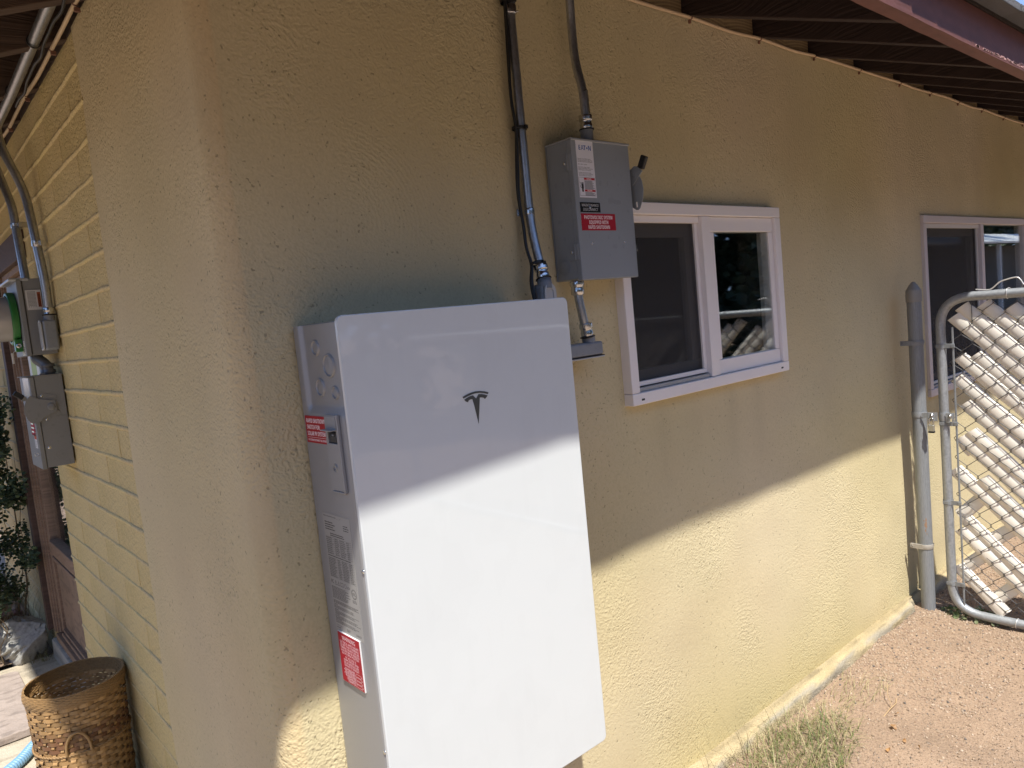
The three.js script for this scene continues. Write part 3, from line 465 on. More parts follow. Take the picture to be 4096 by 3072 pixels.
// ---------------------------------------------------------------- white battery unit on the wall
{
  const b = thing('wall_battery', 'tall white glass fronted battery unit with silver sides on the stucco wall', 'battery', [0, 0.5, 0]);
  const L = (y) => y - 0.5;
  // left side: pressed sheet with a recessed upper bay, as a grid with depth
  const nz = 50, ny = 150, pos = [], idx = [], uv = [];
  const depth = (z, y) => { const up = sstep(0.913, 0.928, y), bay = sstep(0.026, 0.036, z) * up; return 0.009 * bay + 0.010 * Math.pow(sstep(0.014, 0.0, z), 2) * 0.35 + 0.004 * Math.pow(sstep(0.180, 0.188, z), 2); };
  for (let j = 0; j <= ny; j++) for (let i = 0; i <= nz; i++) { const z = 0.003 + i / nz * 0.185, y = 0.006 + j / ny * 1.085; pos.push(depth(z, y), y, z); uv.push(z, y); }
  for (let j = 0; j < ny; j++) for (let i = 0; i < nz; i++) { const a = j * (nz + 1) + i; idx.push(a, a + 1, a + nz + 1, a + 1, a + nz + 2, a + nz + 1); }
  const g = new THREE.BufferGeometry(); g.setAttribute('position', new THREE.Float32BufferAttribute(pos, 3)); g.setAttribute('uv', new THREE.Float32BufferAttribute(uv, 2)); g.setIndex(idx); g.computeVertexNormals();
  const case_ = mesh('case', merge([g, box(0.0125, 0.004, 0.003, 0.597, 1.093, 0.1885, 0.004)]), M.silver, b);
  mesh('back_flange', box(0.0015, 0.003, 0.0015, 0.6, 1.09, 0.010, 0.003), M.silver, b);
  const fp = extr(roundRect(0, 0, 0.600, 1.1, 0.011, 6), 0.0065, 0.0022); const p = mesh('front_panel', (() => { fp.translate(0, 0, 0.1915); return fp; })(), M.panelWhite, b);
  { const u = fp.attributes.uv, q = fp.attributes.position; for (let i = 0; i < u.count; i++) u.setXY(i, q.getX(i), q.getY(i)); }
  mesh('panel_gap', box(0.003, 0.004, 0.1886, 0.596, 1.095, 0.1894, 0), M.black, b);
  const bar = [[-0.0335, 0.0113], [-0.024, 0.0145], [-0.0121, 0.0172], [-0.0002, 0.0184], [0.0137, 0.0176], [0.0261, 0.015], [0.0366, 0.0115], [0.0349, 0.008], [0.0242, 0.0114], [0.0132, 0.0137], [0.0007, 0.0143], [-0.0097, 0.0132], [-0.0209, 0.0109], [-0.0317, 0.0079]];
  const tee = [[-0.0301, 0.005], [-0.022, 0.0083], [-0.0137, 0.0104], [-0.0059, 0.0111], [0.0016, 0.0027], [0.0088, 0.0114], [0.0166, 0.0106], [0.0253, 0.0083], [0.0332, 0.0054], [0.0305, 0.0023], [0.0251, -0.0012], [0.0229, 0.0015], [0.0186, 0.0031], [0.0114, 0.0038], [0.0092, -0.0099], [0.005, -0.0327], [0.0016, -0.0509], [-0.0011, -0.034], [-0.0044, -0.0136], [-0.0084, 0.0033], [-0.0139, 0.0035], [-0.0184, 0.0021], [-0.0212, -0.0015], [-0.0258, 0.0006]];
  mesh('emblem', merge([extr(bar, 0.0008), extr(tee, 0.0008)]).translate(0.3, L(1.4), 0.2003), M.emblem, p);
  // knockouts
  for (const [y, z, r] of [[1.545, 0.080, 0.0135], [1.509, 0.129, 0.021], [1.466, 0.082, 0.016], [1.456, 0.142, 0.011]]) {
    const k = mesh('knockout', merge([spin([[0, 0.002], [r - 0.0034, 0.002], [r - 0.0026, 0.0004], [r - 0.0014, 0.0002], [r - 0.0004, 0.0034], [r + 0.0012, 0.0042], [r + 0.0028, 0.001], [r + 0.0034, 0]], [0.0095, L(y), z], [-1, 0, 0], 28)]), M.silver, b);
  }
  // switch cover with raised rim, flap, switch and bolt
  const cov = part('switch_cover', b);
  { const s = extr(roundRect(0.106, L(1.265), 0.158, L(1.413), 0.006), 0.0025, 0.0012, [[[0.112, L(1.357)], [0.112, L(1.384)], [0.150, L(1.384)], [0.150, L(1.357)]]]); toYZ(s); s.translate(-0.0008, 0, 0); mesh('cover_plate', s, M.silver, cov);
    mesh('cover_rim', merge([box(-0.0072, L(1.262), 0.1585, 0.0, L(1.416), 0.1625, 0.0018, 2), box(-0.0062, L(1.260), 0.108, 0.0, L(1.2635), 0.160, 0.0015)]), M.silver, cov);
    mesh('switch_well', merge([box(-0.0012, L(1.357), 0.112, -0.0006, L(1.384), 0.150, 0)]), std(C(0.03, 0.03, 0.032)), cov);
    mesh('rocker', box(-0.005, L(1.3605), 0.122, -0.0013, L(1.379), 0.148, 0.0015), std(C(0.03, 0.032, 0.034), { roughness: 0.4 }), cov);
    mesh('switch_lettering', decalSide(0.128, L(1.372), 0.144, L(1.3775), -0.0051, 0.0003), std(C(1, 1, 1), { map: canvasTex(96, 36, (c, w, h) => { c.fillStyle = '#141517'; c.fillRect(0, 0, w, h); c.fillStyle = '#aeb4ba'; c.font = 'bold 30px sans-serif'; c.textAlign = 'center'; c.fillText('OFF', w / 2, 29); }) }), cov);
    const flap = mesh('flap', merge([box(-0.0056, 0, 0.109, -0.004, 0.026, 0.152, 0.0006)]), M.silver, cov); flap.position.set(0, L(1.385), 0);
    const lip = mesh('flap_lip', box(-0.018, -0.0012, 0.109, -0.004, 0.0012, 0.152, 0.001), M.silver, cov); lip.position.set(0, L(1.3855), 0);
    mesh('bolt', spin([[0.0, -0.002], [0.0035, -0.002], [0.004, 0.001], [0.0045, 0.001], [0.0072, 0.0], [0.008, 0.0015], [0.0085, 0]], [-0.0045, L(1.31), 0.131], [-1, 0, 0], 24), std(C(0.32, 0.33, 0.34), { metalness: 0.6, roughness: 0.35 }), cov);
  }
  for (const y of [1.111, 0.745]) mesh('screw', merge([spin([[0, 0.003], [0.0035, 0.003], [0.0045, 0.0015], [0.0045, 0]], [0.001, L(y), 0.1845], [-1, 0, 0], 16), spin([[0, 0.0034], [0.0016, 0.0034], [0.0016, 0.002]], [0.001, L(y), 0.1845], [-1, 0, 0], 6)]), M.fitting, b);
  // stickers
  mesh('red_label', decalSide(0.014, L(1.3535), 0.105, L(1.409), -0.0008), std(C(1, 1, 1), { roughness: 0.45, map: canvasTex(640, 390, (c, w, h) => {
    c.fillStyle = '#a81526'; c.fillRect(0, 0, w, h); c.fillStyle = '#f2ecec'; c.font = 'bold 84px sans-serif';
    const T = (s, x, y, wd) => c.fillText(s, x, y, wd); T('RAPID SHUTDOWN', 36, 100, 590); T('SWITCH FOR', 36, 192, 400); T('SOLAR PV SYSTEM', 36, 284, 560); c.fillRect(40, 308, w - 80, 4); c.font = 'bold 40px sans-serif'; T('PV SYSTEM DISCONNECT (DC) INSIDE', 40, 362, 560);
  }) }), b, 'red rapid shutdown sticker');
  mesh('rating_label', decalSide(0.0385, L(0.958), 0.1525, L(1.209), 0.0, 0.0004), std(C(1, 1, 1), { roughness: 0.5, metalness: 0.15, map: canvasTex(560, 1230, (c, w, h) => {
    c.fillStyle = '#a9a7a2'; c.fillRect(0, 0, w, h); c.fillStyle = '#3b3b3b'; let q = 7; const rn = () => { q = (q * 16807) % 2147483647; return q / 2147483647; };
    const lines = (x, y, wd, n, st, hh) => { for (let i = 0; i < n; i++) { let xx = x; const end = x + wd * (0.75 + 0.25 * rn()); while (xx < end) { const l = 6 + rn() * 26; c.fillRect(xx, y + i * st, Math.min(l, end - xx), hh); xx += l + 5; } } };
    c.font = 'bold 17px sans-serif'; c.fillText('MAX DC VOLTAGE OF PV SYSTEM ___________ V', 16, 34, 500);
    lines(30, 84, 220, 4, 24, 11); lines(410, 84, 120, 3, 22, 9);
    c.font = 'bold 15px sans-serif'; c.textAlign = 'center'; lines(120, 196, 330, 2, 20, 10); c.strokeStyle = '#4a4a4a'; c.lineWidth = 2;
    for (let i = 0; i <= 9; i++) { c.beginPath(); c.moveTo(16, 240 + i * 20); c.lineTo(w - 20, 240 + i * 20); c.stroke(); } lines(22, 247, 150, 9, 20, 7); lines(190, 247, 90, 9, 20, 7); lines(300, 247, 120, 9, 20, 7); lines(440, 247, 60, 9, 20, 7);
    lines(22, 432, 500, 1, 20, 10); for (let i = 0; i <= 12; i++) { c.beginPath(); c.moveTo(16, 456 + i * 17); c.lineTo(w - 20, 456 + i * 17); c.stroke(); } lines(22, 461, 160, 12, 17, 6); lines(210, 461, 70, 12, 17, 6); lines(300, 461, 130, 12, 17, 6); lines(450, 461, 70, 12, 17, 6);
    c.font = 'bold 54px sans-serif'; c.textAlign = 'left'; c.fillText('FC', 16, 730, 52); c.lineWidth = 4;
    for (const x of [90, 150]) { c.beginPath(); c.moveTo(x, 732); c.lineTo(x + 24, 690); c.lineTo(x + 48, 732); c.closePath(); c.stroke(); c.fillRect(x + 22, 704, 4, 16); } c.strokeRect(212, 694, 30, 36); c.strokeRect(242, 694, 30, 36); c.beginPath(); c.arc(312, 712, 20, 0, 7); c.stroke(); lines(345, 708, 60, 2, 14, 6);
    c.lineWidth = 6; c.beginPath(); c.arc(474, 760, 48, 0, 7); c.stroke(); c.lineWidth = 3; c.beginPath(); c.arc(474, 760, 38, 0, 7); c.stroke(); c.font = 'bold 40px sans-serif'; c.textAlign = 'center'; c.fillText('ETL', 474, 775, 62); lines(430, 824, 90, 3, 11, 5);
    lines(16, 760, 370, 10, 13, 6); lines(16, 905, 520, 3, 12, 6); c.font = 'bold 17px sans-serif'; c.textAlign = 'left';
    for (const [s, y] of [['CAUTION', 955], ['WARNING', 1010], ['ATTENTION', 1060], ['AVERTISSEMENT', 1110]]) { c.fillText(s, 16, y); lines(16, y + 6, 520, 3, 11, 5); }
    c.font = 'bold 20px sans-serif'; 'TESLA'.split('').forEach((s, i) => c.fillText(s, 22 + i * 24, 1178)); lines(20, 1190, 110, 1, 10, 6); lines(230, 1170, 90, 3, 11, 5); lines(420, 1176, 110, 2, 11, 5);
  }) }), b, 'grey rating plate sticker full of small print');
  const wp = mesh('warning_plate', box(-0.0035, L(0.852), 0.0475, -0.0002, L(0.9595), 0.1385, 0.0006), std(C(0.72, 0.72, 0.72), { roughness: 0.5 }), b, 'red warning plate low on the side');
  mesh('plate_face', decalSide(0.0485, L(0.853), 0.1375, L(0.9585), -0.0036, 0.0003), std(C(1, 1, 1), { roughness: 0.45, map: canvasTex(620, 740, (c, w, h) => {
    c.fillStyle = '#b0182b'; c.fillRect(0, 0, w, h); c.fillStyle = '#f4e9ea'; c.textAlign = 'center'; c.font = '84px sans-serif'; c.fillText('WARNING', w / 2, 96, 400); c.font = '46px sans-serif';
    ['ELECTRICAL SHOCK HAZARD', 'DO NOT TOUCH TERMINALS', 'TERMINALS ON BOTH LINE AND', 'LOAD SIDES MAY BE ENERGIZED', 'IN THE OPEN POSITION'].forEach((s, i) => c.fillText(s, w / 2, 150 + i * 42, 540));
    ['DC VOLTAGE IS', 'ALWAYS PRESENT WHEN', 'SOLAR MODULES ARE', 'EXPOSED TO SUNLIGHT'].forEach((s, i) => c.fillText(s, w / 2, 370 + i * 42, 430));
    c.font = '38px sans-serif'; c.textAlign = 'right'; c.strokeStyle = '#f4e9ea'; c.lineWidth = 4;
    [['MAXIMUM POWER-', 'POINT CURRENT (Imp)'], ['MAXIMUM POWER-', 'POINT VOLTAGE (Vmp)'], ['MAXIMUM SYSTEM', 'VOLTAGE (Voc)'], ['SHORT-CIRCUIT', 'CURRENT (Isc)']].forEach(([s, t], i) => { c.fillText(s, 400, 540 + i * 52, 300); c.fillText(t, 400, 566 + i * 52, 330); c.strokeRect(420, 522 + i * 52, 140, 42); });
    c.textAlign = 'left'; c.fillText('A', 575, 552); c.fillText('V', 575, 604); c.fillText('V', 575, 656); c.fillText('A', 575, 708);
  }) }), wp);
}

// ---------------------------------------------------------------- grey safety switch with the handle
function fan(parent, gripMat, plateMat) {                           // handle plate in its own (z,y) plane, local x -> z
  const g = extr([[-0.02, 0.02], [0.0, 0.018], [0.028, 0.006], [0.034, -0.008], [0.0375, -0.030], [0.033, -0.056], [0.022, -0.079], [0.015, -0.0835], [0.007, -0.082], [-0.02, -0.062]], 0.0014, 0.0005, [roundRect(0.0085, -0.077, 0.0145, -0.060, 0.0028, 4)]);
  const arm = extr([[-0.02, 0.012], [-0.012, -0.004], [0.004, -0.016], [0.028, 0.006], [0.042, 0.018], [0.024, 0.034], [0.014, 0.036], [0.002, 0.029], [-0.012, 0.030]], 0.0018, 0.0006); arm.translate(0, 0, 0.0035);
  const all = merge([g, arm]); toYZ(all); return all;
}
{
  const x0 = 0.775, x1 = 0.996, y0 = 1.650, y1 = 2.011;
  const s = thing('safety_switch', 'grey switch box with a black handled lever, mounted beside the white window', 'switch box', [x0, y0, 0]);
  const T = (g) => g.translate(-x0, -y0, 0);
  const sk = mesh('enclosure', T(box(x0, y0, 0.002, x1, y1 - 0.002, 0.079, 0.003, 2)), M.greyPaint, s);
  mesh('back_plate', T(box(x0 - 0.002, y0 - 0.001, 0.0, x1 + 0.002, y1, 0.0018, 0)), M.greyPaint, s);
  const door = mesh('door', T(merge([box(x0 - 0.003, y0 - 0.005, 0.0800, x1 + 0.004, y1 - 0.003, 0.097, 0.003, 2)])), M.greyPaint, s);
  mesh('rain_hood', T(merge([box(x0 - 0.004, y1 - 0.0022, 0.0, x1 + 0.005, y1 + 0.0005, 0.1, 0.001), box(x0 - 0.004, y1 - 0.006, 0.0975, x1 + 0.005, y1 + 0.0005, 0.100, 0.001)])), M.lidMetal, s);
  for (const y of [1.951, 1.721]) {
    const h = mesh('hinge', T(merge([box(x0 - 0.0022, y - 0.022, 0.058, x0, y + 0.022, 0.073, 0.0008), spin([[0.0045, -0.021], [0.0045, 0.021]], [x0 - 0.003, y, 0.0795], [0, 1, 0], 12), box(x0 - 0.006, y - 0.021, 0.079, x0 - 0.0032, y + 0.021, 0.092, 0.0008)])), M.greyPaint, s);
    mesh('rivet', T(spin([[0, 0.0014], [0.003, 0.001], [0.0042, 0]], [x0 - 0.0022, y, 0.065], [-1, 0, 0], 12)), M.fitting, h);
  }
  mesh('knockout', T(spin([[0, 0.0012], [0.014, 0.0012], [0.0155, 0.0], [0.0165, 0.001], [0.0175, 0.0], [0.021, 0.0], [0.0215, 0.0007], [0.022, 0]], [x0 - 0.0002, 1.687, 0.030], [-1, 0, 0], 30)), M.greyPaint, s);
  for (const [x, y] of [[0.82, 1.741], [0.952, 1.744]]) mesh('rivet', T(spin([[0, 0.0008], [0.0014, 0.0008], [0.0022, 0.0016], [0.0032, 0.0014], [0.0034, 0]], [x, y, 0.097], [0, 0, 1], 14)), M.fitting, door);
  mesh('latch', T(merge([spin([[0.0045, -0.0008], [0.0058, 0.0], [0.0045, 0.0008], [0.0034, 0], [0.0045, -0.0008]], [x1 + 0.012, 1.722, 0.092], [1, 0.4, 0.8], 16), box(x1 + 0.004, 1.718, 0.086, x1 + 0.008, 1.735, 0.096, 0.0008)])), M.fitting, s);
  mesh('latch_slot', T(box(x1 + 0.0035, 1.712, 0.083, x1 + 0.0046, 1.737, 0.0962, 0)), M.black, s);
  // handle on the far side
  const hd = part('handle', s); hd.position.set(1.021 - x0, 1.915 - y0, 0.084);
  mesh('plate', fan(), M.greyPaint, hd);
  { const g = new RoundedBoxGeometry(0.012, 0.036, 0.021, 2, 0.003); g.rotateX(0.50); g.translate(0, 0.042, 0.042); mesh('grip', g, M.black, hd); }
  mesh('pivot', merge([spin([[0, 0.006], [0.007, 0.006], [0.0085, 0.003], [0.009, 0]], [0, 0.009, 0.014], [-1, 0, 0], 18), box(-0.025, -0.02, -0.05, -0.003, 0.03, -0.005, 0.002)]), M.greyPaint, hd);
  // labels on the door
  mesh('maker_label', T(decalFront(0.788, 1.8595, 0.853, 2.0065, 0.0971)), std(C(1, 1, 1), { roughness: 0.4, map: canvasTex(400, 905, (c, w, h) => {
    c.fillStyle = '#dcdce4'; c.fillRect(0, 0, w, h); c.fillStyle = '#1d4f9e'; c.font = 'bold 104px sans-serif'; c.textAlign = 'center'; c.fillText('E', 84, 150); c.fillText('T', 204, 150); c.fillText('N', 318, 150);
    c.fillText('A', 150, 150, 66); c.fillStyle = '#dcdce4'; c.fillRect(138, 98, 20, 18); c.fillRect(128, 130, 44, 8); c.fillRect(60, 84, 60, 4); c.fillStyle = '#1d4f9e'; c.beginPath(); c.arc(258, 116, 15, 0, 7); c.fill(); c.fillStyle = '#333'; c.textAlign = 'left'; c.font = '25px sans-serif';
    ['General Duty Safety Switch', 'Interrupteur de s\u00e9curit\u00e9 \u00e0 usage g\u00e9n\u00e9ral', 'Interruptor de seguridad de servicio general', '', '60 A, 240 V~, 60 Hz', '', 'Customer ratings inside', 'Valeurs nominales \u00e0 l\u2019int\u00e9rieur', 'Informaci\u00f3n en el interior', '', 'Further instructions inside', 'Autres instructions \u00e0 l\u2019int\u00e9rieur', 'Instrucciones en el interior'].forEach((t, i) => c.fillText(t, 18, 300 + i * 22, 340));
    c.strokeStyle = '#333'; c.lineWidth = 3; c.strokeRect(12, 586, w - 30, 290); c.fillStyle = '#b3202e'; c.fillRect(128, 590, w - 150, 34); c.fillRect(128, 778, w - 150, 32); c.fillStyle = '#fff'; c.font = 'bold 28px sans-serif'; c.fillText('\u25b2DANGER', 176, 617); c.fillText('\u25b2PELIGRO', 176, 804);
    c.fillStyle = '#444'; for (let i = 0; i < 11; i++) c.fillRect(134, 634 + i * 13, 180 + (i * 37) % 70, 7); for (let i = 0; i < 5; i++) c.fillRect(134, 818 + i * 12, 170 + (i * 53) % 80, 6);
    c.fillStyle = '#2a2a2a'; c.fillRect(60, 690, 48, 74); for (let i = 0; i < 4; i++) c.fillRect(60 + i * 13, 664, 9, 34); c.fillRect(64, 764, 38, 50); c.lineWidth = 7; c.strokeStyle = '#2a2a2a'; c.beginPath(); c.moveTo(24, 660); c.quadraticCurveTo(64, 700, 36, 720); c.quadraticCurveTo(20, 740, 60, 750); c.stroke();
  }) }), door, 'white maker label with blue lettering');
  mesh('black_label', T(decalFront(0.7855, 1.8215, 0.862, 1.8468, 0.0971, 0.0012)), std(C(1, 1, 1), { roughness: 0.35, map: canvasTex(460, 152, (c, w, h) => { c.fillStyle = '#101114'; c.fillRect(0, 0, w, h); c.fillStyle = '#dadada'; c.textAlign = 'center'; c.font = '58px sans-serif'; c.fillText('MAINTENANCE', w / 2, 64, 400); c.fillText('DISCONNECT', w / 2, 130, 360); }) }), door, 'black maintenance disconnect plate');
  mesh('rivet', T(spin([[0, 0.001], [0.0022, 0.0008], [0.003, 0]], [0.823, 1.8345, 0.0984], [0, 0, 1], 12)), M.fitting, door);
  mesh('red_label', T(decalFront(0.7855, 1.774, 0.9195, 1.818, 0.0971)), std(C(1, 1, 1), { roughness: 0.45, map: canvasTex(670, 220, (c, w, h) => { c.fillStyle = '#a5142a'; c.fillRect(0, 0, w, h); c.fillStyle = '#efe6e6'; c.textAlign = 'center'; c.font = 'bold 66px sans-serif'; c.fillText('PHOTOVOLTAIC SYSTEM', w / 2, 72, 560); c.fillText('EQUIPPED WITH', w / 2, 136, 380); c.fillText('RAPID SHUTDOWN', w / 2, 200, 430); }) }), door, 'red photovoltaic system sticker');
}

// ---------------------------------------------------------------- conduits on the front wall
const R34 = 0.0117;
function compression(p, dir, parent, len = 0.036) {                // zinc compression fitting with black gasket, from p along dir
  mesh('compression_fitting', merge([spin([[R34 + 0.001, 0], [0.0178, 0.0005], [0.0185, 0.002], [0.0185, 0.0125], [0.0175, 0.0145], [0.0150, 0.0155], [0.0150, 0.022], [0.0168, 0.0235], [0.0172, len - 0.004], [0.016, len - 0.002], [0.016, len]], p, dir, 18)]), M.fitting, parent);
  const d = V(...dir).normalize(); mesh('gasket', spin([[0.012, 0], [0.0205, 0.0005], [0.0208, 0.003], [0.012, 0.0042]], [p[0] + d.x * len, p[1] + d.y * len, p[2] + d.z * len], dir, 20), M.black, parent);
}
{
  const c = thing('steel_conduit', 'long galvanized steel conduit running down the stucco to the battery top', 'conduit', [0.678, 1.598, 0.017]);
  const T = (g) => g.translate(-0.678, -1.598, -0.017), q = (p) => [p[0] - 0.678, p[1] - 1.598, p[2] - 0.017];
  mesh('pipe', T(pipe([[0.678, 2.352, 0.017], [0.678, 1.85, 0.017], [0.675, 1.775, 0.025], [0.671, 1.69, 0.048]], R34, 0.06, 16)), M.emt, c);
  mesh('coupling', T(merge([spin([[R34, 0], [0.0165, 0.001], [0.0165, 0.02], [0.015, 0.022], [0.015, 0.03], [0.0165, 0.031], [0.0165, 0.045], [R34, 0.046]], [0.678, 2.328, 0.017], [0, 1, 0], 18), spin([[0, -0.004], [0.002, -0.004], [0.002, 0.005], [0, 0.006]], [0.690, 2.334, 0.026], [0.7, 0, 0.7], 8)])), M.fitting, c);
  mesh('pipe_upper', T(pipe([[0.678, 2.37, 0.017], [0.678, 2.5, 0.017]], R34 + 0.001, 0.05, 14)), M.emt, c);
  { const y = 1.833; mesh('strap', T(merge([spin([[R34 + 0.0002, -0.009], [R34 + 0.0014, -0.009], [R34 + 0.002, -0.004], [R34 + 0.002, 0.004], [R34 + 0.0014, 0.009], [R34 + 0.0002, 0.009]], [0.678, y, 0.018], [0, 1, 0], 20), box(0.691, y - 0.009, 0.0, 0.706, y + 0.009, 0.002, 0.0005), box(0.650, y - 0.009, 0.0, 0.665, y + 0.009, 0.002, 0.0005), spin([[0, 0.003], [0.004, 0.002], [0.0045, 0]], [0.698, y, 0.002], [0, 0, 1], 10)])), M.fitting, c); }
  const d = V(-0.004, -0.056, 0.016).normalize(), p0 = [0.671, 1.693, 0.047];
  compression(q(p0), [d.x, d.y, d.z], c);
  // conduit body with gasketed cover
  const hub = [p0[0] + d.x * 0.038, p0[1] + d.y * 0.038, p0[2] + d.z * 0.038];
  mesh('conduit_body', T(merge([spin([[0.0, 0], [0.0185, 0], [0.0185, 0.018], [0.0165, 0.03]], hub, [d.x, d.y, d.z], 20), box(hub[0] - 0.021, 1.570, 0.028, hub[0] + 0.020, hub[1] - 0.012, 0.074, 0.012, 4)])), M.greyCast, c);
  { const pts = []; for (let i = 0; i <= 16; i++) { const t = Math.PI * i / 16; pts.push([0.0195 * Math.cos(t), 0.026 * Math.sin(t)]); } pts.push([-0.0195, -0.06], [0.0195, -0.06]);
    const hole = []; for (let i = 0; i <= 12; i++) { const t = Math.PI * i / 12; hole.push([0.0115 * Math.cos(t), 0.004 + 0.009 * Math.sin(t)]); } hole.push([-0.0115, -0.055], [0.0115, -0.055]);
    const g = extr(pts, 0.003, 0.0008, [hole]); g.translate(hub[0] + 0.001, 1.618, 0.0745); mesh('cover', T(g), M.lidMetal, c); const g2 = extr(hole, 0.001); g2.translate(hub[0] + 0.001, 1.618, 0.0745); mesh('cover_pocket', T(g2), M.lidMetal, c);
    mesh('screw', T(spin([[0, 0.0015], [0.0015, 0.0026], [0.0035, 0.002], [0.0042, 0]], [hub[0] + 0.001, 1.636, 0.0778], [0, 0, 1], 12)), M.fitting, c); }
}
{
  const c = thing('black_cable', 'black cable strapped along the left of the tall steel conduit', 'cable', [0.655, 1.6, 0.012]);
  const T = (g) => g.translate(-0.655, -1.6, -0.012);
  const path = (dx, dz, s) => { const ps = []; for (const [x, y, z] of [[0.6635, 2.5, 0.014], [0.6635, 2.36, 0.013], [0.663, 2.24, 0.012], [0.657, 2.12, 0.011], [0.660, 2.04, 0.014], [0.656, 1.96, 0.012], [0.653, 1.88, 0.010], [0.655, 1.80, 0.014], [0.650, 1.74, 0.022], [0.650, 1.695, 0.035], [0.640, 1.65, 0.040], [0.643, 1.58, 0.05]]) ps.push(V(x + dx + 0.002 * Math.sin(y * 19 + s), y, z + dz)); return new THREE.CatmullRomCurve3(ps).getPoints(70); };
  mesh('cable_strand', T(sweep(path(0, 0, 0), 0.0042, 8)), M.blackCable, c); mesh('cable_strand', T(sweep(path(-0.004, 0.007, 1.6), 0.0032, 8)), M.blackCable, c);
  for (const [y, z, x, dd] of [[2.045, 0.016, 0.672, 0.0], [1.697, 0.044, 0.664, 0.3], [2.362, 0.017, 0.672, 0]]) {
    const h = y > 2.3 ? 0.008 : 0.0035;
    mesh('zip_tie', T(merge([spin([[0.017, -h], [0.0185, -h], [0.0185, h], [0.017, h]], [x, y, z], [0, 1, -dd], 20).applyMatrix4(new THREE.Matrix4().makeTranslation(x, 0, 0).multiply(new THREE.Matrix4().makeScale(1.12, 1, 1)).multiply(new THREE.Matrix4().makeTranslation(-x, 0, 0))), box(x + 0.001, y - h * 1.3, z + 0.015, x + 0.010, y + h * 1.5, z + 0.023, 0.001)])), M.black, c);
  }
}
{
  const c = thing('steel_conduit', 'bent grey steel conduit entering the top of the switch box', 'conduit', [0.887, 2.01, 0.05]);
  const T = (g) => g.translate(-0.887, -2.01, -0.05);
  mesh('pipe', T(pipe([[0.888, 2.085, 0.05], [0.888, 2.155, 0.05], [0.8875, 2.235, 0.03], [0.8875, 2.32, 0.028], [0.868, 2.46, 0.05], [0.862, 2.56, 0.06]], R34, 0.05, 16)), M.emt, c);
  mesh('ink_mark', T(merge([sweep([V(0.8885 + 0.0075, 2.087, 0.0595), V(0.8885 + 0.0065, 2.12, 0.0605), V(0.889 + 0.004, 2.152, 0.0612)], 0.0007, 5), sweep([V(0.880, 2.153, 0.0595), V(0.888, 2.1545, 0.0622), V(0.895, 2.153, 0.0592)], 0.001, 5)])), M.black, c);
  compression([0.001, 0.080, 0], [0, -1, 0], c); mesh('hub', T(spin([[0.0165, 0], [0.0175, 0.004], [0.0175, 0.0415]], [0.887, 2.009, 0.05], [0, 1, 0], 20)), M.greyCast, c);
}
{
  const c = thing('steel_conduit', 'short steel conduit between switch box and battery side', 'conduit', [0.805, 1.48, 0.052]);
  const T = (g) => g.translate(-0.805, -1.48, -0.052), q = (p) => [p[0] - 0.805, p[1] - 1.48, p[2] - 0.052];
  mesh('pipe', T(pipe([[0.795, 1.648, 0.052], [0.796, 1.6, 0.052], [0.802, 1.555, 0.055], [0.811, 1.51, 0.055]], R34, 0.03, 16)), M.emt, c);
  compression(q([0.810, 1.532, 0.055]), [0.13, -0.99, 0], c);
  mesh('connector', T(spin([[R34, -0.04], [0.0172, -0.038], [0.0178, -0.03], [0.0178, -0.024], [0.0165, -0.022], [0.0165, -0.016], [0.0195, -0.014], [0.0195, -0.003], [0.015, 0]], [0.795, 1.648, 0.052], [0, 1, 0], 8)), M.fitting, c);
  mesh('conduit_body', T(merge([spin([[0.0182, 0], [0.0182, 0.03]], [0.818, 1.464, 0.055], [0, 1, 0], 20), spin([[0, 0.03], [0.0182, 0.03]], [0.818, 1.464, 0.055], [0, 1, 0], 20), box(0.70, 1.443, 0.03, 0.853, 1.4795, 0.075, 0.006, 3), spin([[0.018, 0], [0.018, 0.12]], [0.59, 1.462, 0.052], [1, 0, 0], 20)])), M.greyCast, c);
  mesh('cover_gasket', T(box(0.699, 1.4405, 0.029, 0.855, 1.4428, 0.0765, 0.001)), M.black, c);
  mesh('cover', T(merge([box(0.698, 1.4365, 0.028, 0.8545, 1.4402, 0.0765, 0.001), spin([[0, 0.0025], [0.003, 0.002], [0.0035, 0]], [0.845, 1.4365, 0.06], [0, -1, 0], 10)])), M.lidMetal, c);
}

